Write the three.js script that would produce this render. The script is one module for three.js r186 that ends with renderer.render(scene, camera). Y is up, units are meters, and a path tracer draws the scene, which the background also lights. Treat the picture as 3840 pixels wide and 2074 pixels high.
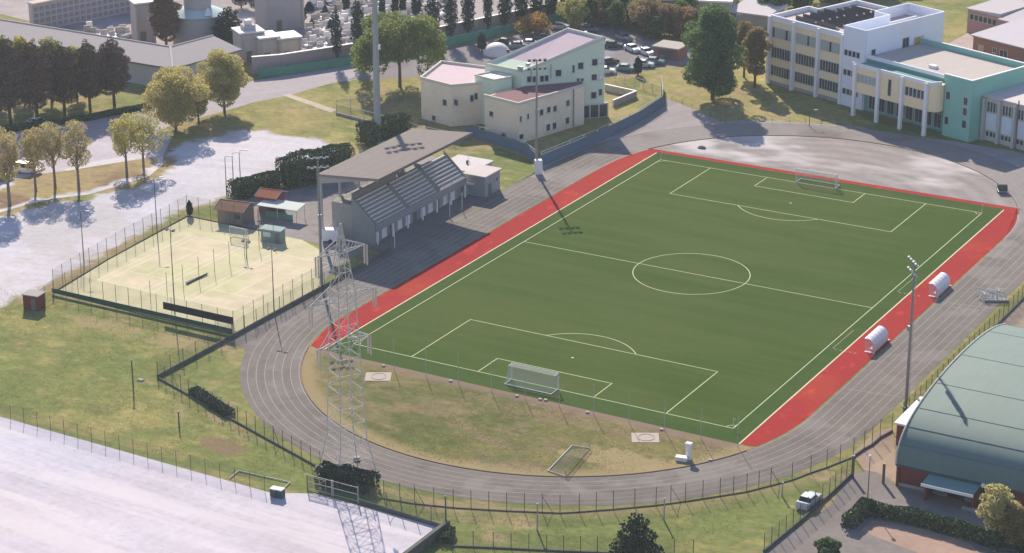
import * as THREE from 'three';
import { mergeGeometries } from 'three/addons/utils/BufferGeometryUtils.js';
import { RoundedBoxGeometry } from 'three/addons/geometries/RoundedBoxGeometry.js';

// ------------------------------------------------------------------ camera, sky, sun, exposure
const scene = new THREE.Scene();
const CAM = { x: 141.21, y: 125.115, z: 303.911, yaw: 0.51878, pitch: -0.359598, roll: -0.00198, f: 8550.1, w: 3840, h: 2074 };
const camera = new THREE.PerspectiveCamera(13.8307, CAM.w / CAM.h, 1, 3000);
camera.rotation.order = 'YXZ';
camera.position.set(CAM.x, CAM.y, CAM.z);
camera.rotation.set(CAM.pitch, CAM.yaw, CAM.roll);
camera.updateMatrixWorld();

const SUN_EL = 32.5 * Math.PI / 180, SUN_AZ = 50.5 * Math.PI / 180;          // shadows fall towards (cos az, sin az) on the ground
const sunDir = new THREE.Vector3(-Math.cos(SUN_AZ) * Math.cos(SUN_EL), Math.sin(SUN_EL), -Math.sin(SUN_AZ) * Math.cos(SUN_EL));
{
  const w = 256, h = 128, d = new Float32Array(w * h * 4);
  const zen = [0.018, 0.095, 0.29], hor = [1.18, 1.29, 1.44], low = [0.34, 0.33, 0.31];
  for (let j = 0; j < h; j++) {
    const el = (j + 0.5) / h * Math.PI - Math.PI / 2, s = Math.sin(el), k = s > 0 ? Math.pow(s, 0.31) : 0;
    for (let i = 0; i < w; i++) {
      const az = ((i + 0.5) / w - 0.5) * Math.PI * 2;
      const c = Math.cos(el) * Math.cos(az) * sunDir.x + s * sunDir.y + Math.cos(el) * Math.sin(az) * sunDir.z;
      const glow = s > 0 ? 0.35 * Math.exp(-(1 - c) * 9) : 0;
      for (let n = 0; n < 3; n++) d[(j * w + i) * 4 + n] = s > 0 ? hor[n] + (zen[n] - hor[n]) * k + glow : low[n];
      d[(j * w + i) * 4 + 3] = 1;
    }
  }
  const sky = new THREE.DataTexture(d, w, h, THREE.RGBAFormat, THREE.FloatType);
  sky.mapping = THREE.EquirectangularReflectionMapping; sky.magFilter = sky.minFilter = THREE.LinearFilter; sky.needsUpdate = true;
  scene.background = sky; scene.environment = sky;
  scene.backgroundIntensity = scene.environmentIntensity = 0.85;
}
const sun = new THREE.DirectionalLight(new THREE.Color(1.0, 0.895, 0.73), 5.0);
sun.position.copy(sunDir).multiplyScalar(400); sun.castShadow = true; sun.shadow.radius = 1;
Object.assign(sun.shadow.camera, { left: -230, right: 230, top: 230, bottom: -230, near: 1, far: 900 });
sun.shadow.mapSize.set(4096, 4096);
scene.add(sun, sun.target);
const renderer = new THREE.WebGLRenderer({ antialias: true });
renderer.toneMapping = THREE.LinearToneMapping; renderer.toneMappingExposure = 1.55;
renderer.shadowMap.enabled = true; renderer.setSize(1024, 553);
scene.fog = new THREE.FogExp2(new THREE.Color(0.82, 0.91, 1.0), 0.00015);

// ------------------------------------------------------------------ pixel -> place (ground or a given height)
const _v = new THREE.Vector3();
function ray(u, v) { return new THREE.Vector3((u - CAM.w / 2) / CAM.f, -(v - CAM.h / 2) / CAM.f, -1).applyQuaternion(camera.quaternion); }
function G(u, v, h = 0) { const d = ray(u, v), t = (h - CAM.y) / d.y; return new THREE.Vector3(CAM.x + t * d.x, h, CAM.z + t * d.z); }
function vOf(p) { _v.copy(p).sub(camera.position).applyQuaternion(camera.quaternion.clone().invert()); return CAM.h / 2 - CAM.f * _v.y / -_v.z; }
function HT(u, v, vt) { const b = G(u, v); let lo = 0, hi = 60; for (let i = 0; i < 40; i++) { const m = (lo + hi) / 2; if (vOf(new THREE.Vector3(b.x, m, b.z)) > vt) lo = m; else hi = m; } return lo; }
const P = (...l) => l.map(([u, v, h]) => { const g = G(u, v, h || 0); return [g.x, g.z]; });

// ------------------------------------------------------------------ random and noise
function rng(a) { return () => { a |= 0; a = a + 0x6D2B79F5 | 0; let t = Math.imul(a ^ a >>> 15, 1 | a); t = t + Math.imul(t ^ t >>> 7, 61 | t) ^ t; return ((t ^ t >>> 14) >>> 0) / 4294967296; }; }
const R = rng(7);
const LAT = new Float32Array(65536); { const r = rng(99); for (let i = 0; i < 65536; i++) LAT[i] = r(); }
function vn(x, y) {
  const xi = Math.floor(x), yi = Math.floor(y); let fx = x - xi, fy = y - yi; fx = fx * fx * (3 - 2 * fx); fy = fy * fy * (3 - 2 * fy);
  const a = xi & 255, b = (xi + 1) & 255, c = (yi & 255) << 8, d = ((yi + 1) & 255) << 8;
  const p = LAT[c + a], q = LAT[c + b], r = LAT[d + a], s = LAT[d + b];
  return p + (q - p) * fx + (r - p + (p - q - r + s) * fx) * fy;
}
function fbm(x, y, o = 4) { let s = 0, a = 0.5, n = 0; for (let i = 0; i < o; i++) { s += a * vn(x, y); n += a; x = x * 2.03 + 17.3; y = y * 2.03 + 9.1; a *= 0.55; } return s / n; }
const sm = (a, b, x) => { x = Math.min(1, Math.max(0, (x - a) / (b - a))); return x * x * (3 - 2 * x); };
const mix = (a, b, t) => [a[0] + (b[0] - a[0]) * t, a[1] + (b[1] - a[1]) * t, a[2] + (b[2] - a[2]) * t];
const mul = (a, k) => [a[0] * k, a[1] * k, a[2] * k];
const toS = c => { c = Math.min(1, Math.max(0, c)); return 255 * (c <= 0.0031308 ? c * 12.92 : 1.055 * Math.pow(c, 1 / 2.4) - 0.055); };

// ------------------------------------------------------------------ objects
const used = {};
function numbered(n) { if (!(n in used)) { used[n] = 0; return n; } used[n]++; return n + '_' + String(used[n]).padStart(3, '0'); }
function tag(o, label, category, group, kind) { if (label) o.userData.label = label; if (category) o.userData.category = category; if (group) o.userData.group = group; if (kind) o.userData.kind = kind; return o; }
function sh(m) { m.castShadow = m.receiveShadow = true; return m; }
function thing(name, label, category, pos = [0, 0, 0], turn = 0, group) { const o = new THREE.Group(); o.name = numbered(name); scene.add(o); o.position.set(...pos); o.rotation.y = turn; return tag(o, label, category, group); }
function part(name, geo, mat, parent, label) { const m = sh(new THREE.Mesh(Array.isArray(geo) ? mergeGeometries(geo.map(clean)) : geo, mat)); m.name = name; parent.add(m); if (label) m.userData.label = label; return m; }
function solo(name, geo, mat, label, category, group) { const m = sh(new THREE.Mesh(Array.isArray(geo) ? mergeGeometries(geo.map(clean)) : geo, mat)); m.name = numbered(name); scene.add(m); return tag(m, label, category, group); }
function clean(g) { g = g.index ? g.toNonIndexed() : g; for (const k of Object.keys(g.attributes)) if (!['position', 'normal', 'uv'].includes(k)) g.deleteAttribute(k); return g; }
function copy(o, label) { const c = o.clone(); c.name = numbered(o.name.replace(/_\d{3}$/, '')); scene.add(c); if (label) c.userData = { ...c.userData, label }; return c; }
function struct(name, geo, mat) { const m = sh(new THREE.Mesh(geo, mat)); m.name = numbered(name); m.userData.kind = 'structure'; scene.add(m); return m; }
const M = (r, g, b, rough = 0.85, metal = 0, extra) => new THREE.MeshStandardMaterial({ color: new THREE.Color().setRGB(r, g, b), roughness: rough, metalness: metal, ...extra });

// ------------------------------------------------------------------ geometry helpers
const bx = (w, h, d, x = 0, y = 0, z = 0, ry = 0, rx = 0, rz = 0) => { const g = new THREE.BoxGeometry(w, h, d); if (rx) g.rotateX(rx); if (rz) g.rotateZ(rz); if (ry) g.rotateY(ry); return g.translate(x, y, z); };
const bz = (x0, x1, y0, y1, z0, z1) => bx(x1 - x0, y1 - y0, z1 - z0, (x0 + x1) / 2, (y0 + y1) / 2, (z0 + z1) / 2);
const v3 = p => Array.isArray(p) ? new THREE.Vector3(...p) : p;
function bar(a, b, r = 0.05, r2 = r, seg = 6) {
  a = v3(a); b = v3(b); const d = b.clone().sub(a), L = d.length(); const g = new THREE.CylinderGeometry(r2, r, L, seg, 1);
  g.applyQuaternion(new THREE.Quaternion().setFromUnitVectors(new THREE.Vector3(0, 1, 0), d.normalize())); return g.translate((a.x + b.x) / 2, (a.y + b.y) / 2, (a.z + b.z) / 2);
}
function shapeOf(pts) { const s = new THREE.Shape(); pts.forEach(([x, z], i) => i ? s.lineTo(x, -z) : s.moveTo(x, -z)); return s; }
function sheet(pts, y, holes = []) { const s = shapeOf(pts); for (const h of holes) s.holes.push(shapeOf(h)); const g = new THREE.ShapeGeometry(s, 24); g.rotateX(-Math.PI / 2); return g.translate(0, y, 0); }
function prism(pts, y0, y1, bevel = 0) { const g = new THREE.ExtrudeGeometry(shapeOf(pts), { depth: y1 - y0, bevelEnabled: false }); g.rotateX(-Math.PI / 2); return g.translate(0, y0, 0); }
// a slab whose top heights differ corner by corner
function slopedPrism(pts, y0, tops) {
  const n = pts.length, pos = [], top = i => [pts[i][0], tops[i], pts[i][1]], bot = i => [pts[i][0], Array.isArray(y0) ? y0[i] : y0, pts[i][1]];
  const tri = (a, b, c) => pos.push(...a, ...b, ...c);
  const f = THREE.ShapeUtils.triangulateShape(pts.map(p => new THREE.Vector2(p[0], -p[1])), []);
  const ccw = THREE.ShapeUtils.area(pts.map(p => new THREE.Vector2(p[0], -p[1]))) > 0;
  for (const [a, b, c] of f) { if (ccw) { tri(top(a), top(b), top(c)); tri(bot(a), bot(c), bot(b)); } else { tri(top(a), top(c), top(b)); tri(bot(a), bot(b), bot(c)); } }
  for (let i = 0; i < n; i++) { const j = (i + 1) % n; if (ccw) { tri(bot(i), bot(j), top(j)); tri(bot(i), top(j), top(i)); } else { tri(bot(j), bot(i), top(i)); tri(bot(j), top(i), top(j)); } }
  const g = new THREE.BufferGeometry(); g.setAttribute('position', new THREE.Float32BufferAttribute(pos, 3)); g.setAttribute('uv', new THREE.Float32BufferAttribute(new Float32Array(pos.length / 3 * 2), 2)); g.computeVertexNormals(); return g;
}
// flat band along a path of [x, z]
function band(path, w, y, closed = false) {
  const n = path.length, pos = [], idx = [];
  for (let i = 0; i < n; i++) {
    const a = path[closed ? (i - 1 + n) % n : Math.max(0, i - 1)], b = path[closed ? (i + 1) % n : Math.min(n - 1, i + 1)];
    let dx = b[0] - a[0], dz = b[1] - a[1]; const l = Math.hypot(dx, dz) || 1; dx /= l; dz /= l;
    pos.push(path[i][0] + dz * w / 2, y, path[i][1] - dx * w / 2, path[i][0] - dz * w / 2, y, path[i][1] + dx * w / 2);
  }
  const m = closed ? n : n - 1;
  for (let i = 0; i < m; i++) { const a = i * 2, b = ((i + 1) % n) * 2; idx.push(a, a + 1, b, b, a + 1, b + 1); }
  const g = new THREE.BufferGeometry(); g.setAttribute('position', new THREE.Float32BufferAttribute(pos, 3)); g.setAttribute('uv', new THREE.Float32BufferAttribute(new Float32Array(pos.length / 3 * 2), 2)); g.setIndex(idx); g.computeVertexNormals();
  if (g.attributes.normal.getY(0) < 0) { for (let i = 0; i < idx.length; i += 3) { const t = idx[i]; idx[i] = idx[i + 1]; idx[i + 1] = t; } g.setIndex(idx); g.computeVertexNormals(); }
  return g;
}
const arc = (cx, cz, rx, rz, a0, a1, n = 40) => Array.from({ length: n + 1 }, (_, i) => { const a = a0 + (a1 - a0) * i / n; return [cx + rx * Math.cos(a), cz + rz * Math.sin(a)]; });
// colour of a piece of ground, computed in metres over its own extent
function groundMat(g, fn, N, rough = 1) {
  g.computeBoundingBox(); const b = g.boundingBox, w = b.max.x - b.min.x, d = b.max.z - b.min.z, big = Math.max(w, d);
  const nx = Math.max(16, Math.round(N * w / big)), nz = Math.max(16, Math.round(N * d / big)), px = new Uint8Array(nx * nz * 4);
  for (let j = 0; j < nz; j++) for (let i = 0; i < nx; i++) {
    const c = fn(b.min.x + (i + 0.5) / nx * w, b.min.z + (j + 0.5) / nz * d), k = (j * nx + i) * 4;
    px[k] = toS(c[0]); px[k + 1] = toS(c[1]); px[k + 2] = toS(c[2]); px[k + 3] = 255;
  }
  const t = new THREE.DataTexture(px, nx, nz); t.colorSpace = THREE.SRGBColorSpace; t.magFilter = t.minFilter = THREE.LinearFilter; t.needsUpdate = true;
  const p = g.attributes.position, uv = new Float32Array(p.count * 2);
  for (let i = 0; i < p.count; i++) { uv[i * 2] = (p.getX(i) - b.min.x) / w; uv[i * 2 + 1] = (p.getZ(i) - b.min.z) / d; }
  g.setAttribute('uv', new THREE.BufferAttribute(uv, 2));
  return new THREE.MeshPhysicalMaterial({ map: t, roughness: rough, specularIntensity: 0.12 });
}
function ground(name, pts, y, fn, N = 512, holes) { const g = sheet(pts, y, holes); return struct(name, g, groundMat(g, fn, N)); }
// repeating fine texture for walls and roofs: base colour with blotches and grain
const blotch = {};
function wallMat(base, amp = 0.12, scale = 1, rough = 0.9, streak = 0) {
  amp = [0.06, 0.12, 0.2, 0.32].reduce((p, q) => Math.abs(q - amp) < Math.abs(p - amp) ? q : p); const key = amp + '/' + streak;
  if (!blotch[key]) {
    const N = 128, px = new Uint8Array(N * N * 4), o = R() * 200;
    for (let j = 0; j < N; j++) for (let i = 0; i < N; i++) {
      const u = i / N, v = j / N, k = (j * N + i) * 4;                 // blended at the edges so that it repeats
      const s = (x, y) => fbm(o + x * 6, o + y * 6, 4) * 0.6 + fbm(o + x * 40, o + y * (streak ? 3 : 40), 2) * 0.4;
      const n = (s(u, v) * (1 - u) + s(u - 1, v) * u) * (1 - v) + (s(u, v - 1) * (1 - u) + s(u - 1, v - 1) * u) * v;
      const f = (1 + (n - 0.5) * 2.6 * amp) / (1 + amp); px[k] = px[k + 1] = px[k + 2] = toS(f); px[k + 3] = 255;
    }
    const t = new THREE.DataTexture(px, N, N); t.colorSpace = THREE.SRGBColorSpace; t.magFilter = t.minFilter = THREE.LinearFilter; t.wrapS = t.wrapT = THREE.RepeatWrapping; t.needsUpdate = true; blotch[key] = t;
  }
  const t = blotch[key].clone(); t.repeat.set(1 / (scale * 2), 1 / (scale * 2)); t.needsUpdate = true;
  return new THREE.MeshPhysicalMaterial({ map: t, color: new THREE.Color().setRGB(...base.map(c => Math.min(1, c * (1 + amp)))), roughness: rough, specularIntensity: rough > 0.8 ? 0.2 : 0.7 });
}
// box-projected uv in metres
function uvm(g) { g = g.index ? g.toNonIndexed() : g; g.computeVertexNormals(); const p = g.attributes.position, n = g.attributes.normal, uv = new Float32Array(p.count * 2); for (let i = 0; i < p.count; i++) { const ax = Math.abs(n.getX(i)), ay = Math.abs(n.getY(i)), az = Math.abs(n.getZ(i)); if (ay > ax && ay > az) { uv[i * 2] = p.getX(i); uv[i * 2 + 1] = p.getZ(i); } else { uv[i * 2] = ax > az ? p.getZ(i) : p.getX(i); uv[i * 2 + 1] = p.getY(i); } } g.setAttribute('uv', new THREE.BufferAttribute(uv, 2)); return g; }

// ------------------------------------------------------------------ ground colours (albedo, linear)
const C = { green: [0.155, 0.178, 0.058], olive: [0.30, 0.255, 0.102], dry: [0.31, 0.24, 0.13], soil: [0.20, 0.135, 0.09], dust: [0.36, 0.31, 0.30], pale: [0.52, 0.49, 0.535], asphalt: [0.184, 0.161, 0.147], white: [0.62, 0.58, 0.56] };
const grass = (g, d, seed = 0, sc = 1) => (x, z) => {                  // g: how green, d: how much dry or bare ground
  const a = fbm(x * 0.045 * sc + seed, z * 0.045 * sc, 4), b = fbm(x * 0.28 * sc + 31 + seed, z * 0.42 * sc, 4), f = fbm(x * 1.9 + seed, z * 2.6, 3), s = fbm(x * 0.11 + seed * 3, z * 0.11 + 50, 4);
  let c = mix(C.olive, C.green, sm(0.62 - g * 0.4, 0.95 - g * 0.4, a * 0.55 + b * 0.45 + 0.15));
  c = mix(c, C.dry, sm(0.72 - d * 0.35, 0.95 - d * 0.35, b * 0.5 + s * 0.5 + 0.12)); c = mix(c, C.soil, sm(0.80 - d * 0.25, 0.93 - d * 0.2, s * 0.75 + f * 0.3));
  const m = fbm(x * 0.75 + 61 + seed, z * 1.15, 3); return mul(c, (0.76 + 0.48 * f) * (0.78 + 0.44 * m));
};
const patch = (x, z, cx, cz, rx, rz, k = 0.35) => { const d = Math.hypot((x - cx) / rx, (z - cz) / rz) + (fbm(x * 0.5 + 7, z * 0.5, 3) - 0.5) * k * 2; return 1 - sm(0.75, 1.1, d); };
const streaks = (base, ang, amp, seed = 0) => (x, z) => {
  const c = Math.cos(ang), s = Math.sin(ang), l = x * c + z * s, t = -x * s + z * c + (fbm(l * 0.03 + seed, 5, 2) - 0.5) * 9;
  const n = fbm(l * 0.035 + seed, t * 0.5, 4) * 0.6 + fbm(x * 0.07 + seed, z * 0.07, 3) * 0.4, f = fbm(x * 1.3, z * 1.3 + seed, 3);
  const wob = t * 0.9 + 3 * fbm(l * 0.02 + seed, t * 0.05, 2), rut = (1 - sm(0.02, 0.07, Math.abs(wob - Math.round(wob)))) * sm(0.55, 0.7, vn(Math.round(wob) * 3.7 + seed, l * 0.03)), peb = vn(x * 3.1, z * 3.1) * 0.5 + vn(x * 6.3 + 9, z * 6.3) * 0.5; amp *= 1; const dk = (1 - 0.14 * rut) * (0.94 + 0.12 * peb);
  const tint = fbm(x * 0.05 + 80 + seed, z * 0.05, 3) - 0.5;
  const g = (0.9 + 0.2 * f) * dk; return [base[0] * (1 + (n - 0.5) * 2 * amp + tint * 0.10) * g, base[1] * (1 + (n - 0.5) * 2 * amp) * g, base[2] * (1 + (n - 0.5) * 2 * amp - tint * 0.10) * g];
};
const worn = (base, seed = 0, amp = 0.16) => (x, z) => { const n = fbm(x * 0.16 + seed, z * 0.16, 4), f = fbm(x * 2.1 + seed, z * 2.1, 3), q = sm(0.58, 0.72, fbm(x * 0.4 + 9, z * 0.4 + seed, 4)); return mul(base, (1 + (n - 0.5) * 2 * amp) * (0.88 + 0.24 * f) * (1 - q * 0.10)); };

// base sheet: dry grass and bare ground to beyond the frame
{
  const g1 = grass(0.45, 0.35, 3), g2 = grass(0.75, 0.25, 8);
  const g = new THREE.PlaneGeometry(1600, 1400, 1, 1).rotateX(-Math.PI / 2).translate(-60, 0, -120);
  struct('terrain', g, groundMat(g, (x, z) => z > 60 ? g2(x, z) : g1(x, z), 1024));
}
{ const n1 = grass(0.45, 0.40, 3), n2 = grass(0.70, 0.30, 8);
  ground('near_terrain', [[-240, -190], [70, -190], [70, 112], [-240, 112]], 0.002, (x, z) => z > 56 ? n2(x, z) : n1(x, z), 2048); }
// the playing field left of the track
{
  const gf = grass(0.72, 0.16, 12);
  ground('grass_field', [[-140, 56.6], [-46.6, 56.6], [-46.6, 74.6], [-9, 88.5], [-9, 94.2], [-140, 94.6]], 0.004, (x, z) => {
    let c = gf(x, z); const k = patch(x, z, -25.5, 88, 3.4, 2.2), k2 = patch(x, z, -52, 62, 5.5, 3.2, 0.7), k3 = patch(x, z, -66, 62, 7, 1.6, 0.8);
    c = mix(c, C.soil, 0.8 * k); c = mix(c, C.dry, 0.75 * k2); return mix(c, C.dry, 0.6 * k3);
  }, 1024);
  const gs = grass(0.92, 0.16, 22);
  ground('grass_verge', [[-9, 88.5], [-2, 87.6], ...arc(0, 41.2, 47.2, 46.6, Math.PI * 0.52, Math.PI * 0.12, 30), [48.5, 62], [46, 76], [41, 88], [36, 101], [12.6, 101], [12.4, 94.4], [-9, 94.3]], 0.006, (x, z) => {
    const r = Math.hypot(x, (z - 41.2)); let c = gs(x, z); return mix(c, C.dry, 0.8 * (1 - sm(46.5, 49.5 + 2 * fbm(x * 0.3, z * 0.3, 2), r)));
  }, 1024);
}
// pale lots, yard and roads
// a ragged edge: within w metres of its outline the surface gives way to the ground around it
function ragged(pts, fn, other, w, skip = []) {
  const n = pts.length; return (x, z) => { let d = 1e9; for (let i = 0; i < n; i++) { if (skip.includes(i)) continue; const a = pts[i], b = pts[(i + 1) % n], ex = b[0] - a[0], ez = b[1] - a[1], t = Math.max(0, Math.min(1, ((x - a[0]) * ex + (z - a[1]) * ez) / (ex * ex + ez * ez))); d = Math.min(d, Math.hypot(x - a[0] - t * ex, z - a[1] - t * ez)); }
    if (d > w) return fn(x, z); const k = sm(0.25, 0.75, d / w * 0.9 + (fbm(x * 0.33 + 3, z * 0.33, 4) - 0.5) * 1.1 + 0.05); return k > 0.995 ? fn(x, z) : mix(other(x, z), fn(x, z), k); };
}
const around = grass(0.4, 0.6, 3);
const lotA = streaks(C.pale, -0.35, 0.16, 4), lotB0 = streaks([0.52, 0.475, 0.53], 0.03, 0.26, 40), lotB = (x, z) => mix(lotB0(x, z), [0.62, 0.56, 0.59], 0.6 * sm(0.52, 0.66, fbm(x * 0.03 + 9, (z - x * 0.03) * 0.35, 4)));
{ const lp = P([-200, 1240], [-200, 860], [0, 795], [90, 770], [200, 745], [330, 730], [470, 690], [560, 660], [615, 605], [600, 560], [640, 530], [760, 505], [900, 475], [1010, 480], [1130, 500], [1290, 530], [1340, 560], [1260, 640], [1010, 700], [880, 745], [712, 800], [420, 960], [205, 1082], [60, 1150]); ground('gravel_lot', lp, 0.010, ragged(lp, (x, z) => {
  let c = lotA(x, z); const e = fbm(x * 0.08 + 3, z * 0.08, 4); return mix(c, C.dry, 0.22 * sm(0.60, 0.74, e + 0.1 * fbm(x, z, 2)));
}, around, 4.5), 1024); }
ground('loading_lot', [[-160, 95.0], [-60, 95.0], [-12, 96.2], [-7, 93.6], [12, 94.0], [12, 130], [-160, 130]], 0.012, lotB, 1024);
ground('paved_yard', P([880, 745], [1010, 702], [1270, 660], [1350, 640], [1480, 640], [1500, 720], [1420, 900], [1250, 1010], [1200, 1075], [1200, 915], [950, 861], [870, 840]), 0.014, worn([0.25, 0.225, 0.225], 6), 512);
ground('service_road', P([-100, 520], [220, 470], [480, 420], [640, 372], [965, 300], [1245, 256], [1385, 232], [1700, 176], [1947, 128], [2200, 70], [2260, 100], [1990, 170], [1840, 205], [1420, 290], [1253, 309], [1086, 357], [950, 384], [830, 420], [640, 470], [500, 540], [380, 560], [-100, 640]), 0.008, streaks([0.38, 0.34, 0.36], -0.93, 0.12, 70), 1024);
ground('pale_parking', P([-80, 590], [200, 545], [380, 520], [600, 470], [650, 500], [612, 585], [560, 592], [250, 640], [130, 655], [-80, 715]), 0.012, streaks([0.46, 0.41, 0.45], -0.4, 0.15, 19), 256);
ground('stand_apron', [[-62, 14], [-52, 14], [-46.3, 16], [-46.3, -30], [-52, -30], [-62, -20]], 0.016, worn([0.20, 0.185, 0.18], 29, 0.18), 256);
{ const tp = P([-60, 720], [0, 690], [130, 655], [250, 640], [560, 592], [612, 585], [612, 615], [560, 660], [470, 690], [330, 730], [200, 745], [90, 770], [-60, 815]); ground('tree_strip', tp, 0.016, ragged(tp, grass(0.1, 0.9, 41), lotA, 3, [1, 2, 3, 4]), 512); }
ground('paved_path', P([240, 638], [290, 615], [480, 585], [545, 575], [560, 590], [250, 641]), 0.020, worn([0.56, 0.52, 0.54], 3, 0.05), 128);
ground('car_park', P([1300, 300], [1500, 220], [1660, 185], [1960, 125], [2200, 75], [2330, 110], [2480, 150], [2620, 190], [2640, 235], [2540, 245], [2420, 262], [2270, 290], [1700, 300], [1560, 290]), 0.012, worn([0.24, 0.215, 0.225], 16), 512);
ground('lawn_path', P([1060, 358], [1085, 352], [1262, 412], [1240, 422]), 0.018, worn([0.48, 0.40, 0.33], 2), 64);
ground('cemetery_ground', P([-260, 40], [0, 52], [640, 210], [815, 180], [980, 240], [1320, 200], [1960, 92], [2300, 20], [2300, -90], [-200, -190]), 0.006, worn([0.36, 0.31, 0.31], 61, 0.3), 512);
ground('school_lawn', P([2400, 290], [2540, 247], [2700, 225], [2880, 300], [3160, 410], [3300, 470], [3200, 470], [2960, 455], [2800, 470], [2700, 450], [2560, 390], [2400, 330]), 0.010, grass(0.35, 0.35, 77), 512);
ground('far_meadow', P([3300, -60], [3420, -10], [3560, 150], [3760, 60], [3900, -120]), 0.005, grass(0.3, 0.25, 91), 256);
ground('school_yard', P([3535, 175], [3640, 118], [3720, 100], [3840, 150], [3840, 260]), 0.012, worn([0.42, 0.33, 0.31], 23), 128);
// asphalt drive and brick-coloured car park beside the sports hall
ground('driveway', P([2860, 2074], [2960, 2000], [3110, 1900], [3192, 1780], [3240, 1760], [3290, 1770], [3365, 1820], [3500, 1870], [3840, 1960], [3900, 2150], [2760, 2150]), 0.010, worn([0.21, 0.185, 0.175], 51, 0.2), 512);
ground('brick_lot', P([3230, 1990], [3270, 1950], [3500, 1990], [3640, 2040], [3700, 2100], [3620, 2140], [3300, 2020]), 0.016, worn([0.34, 0.235, 0.19], 57, 0.2), 256);
ground('dirt_lot', [[48.8, 8], [48.8, -60], [120, -60], [120, 70], [56, 70], [55.2, 57], [54.4, 40], [52, 20]], 0.008, worn([0.26, 0.21, 0.17], 59, 0.25), 512);
ground('dirt_path', P([3197, 1700], [3280, 1622], [3352, 1600], [3352, 1650], [3368, 1815], [3290, 1772], [3240, 1762]), 0.014, worn([0.33, 0.25, 0.19], 63, 0.25), 128);
{ const dy = streaks([0.33, 0.285, 0.28], -1.2, 0.2, 33);
  ground('dusty_yard', [...P([1900, 690], [1990, 640], [2080, 590], [2300, 482], [2470, 400], [2490, 365], [2560, 392], [2700, 455], [2840, 450], [2960, 458], [3200, 472], [3330, 500]), [12, -87], [60, -84], [60, -40], [0, -40], [-40, -40]], 0.014, dy, 512);
}
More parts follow.
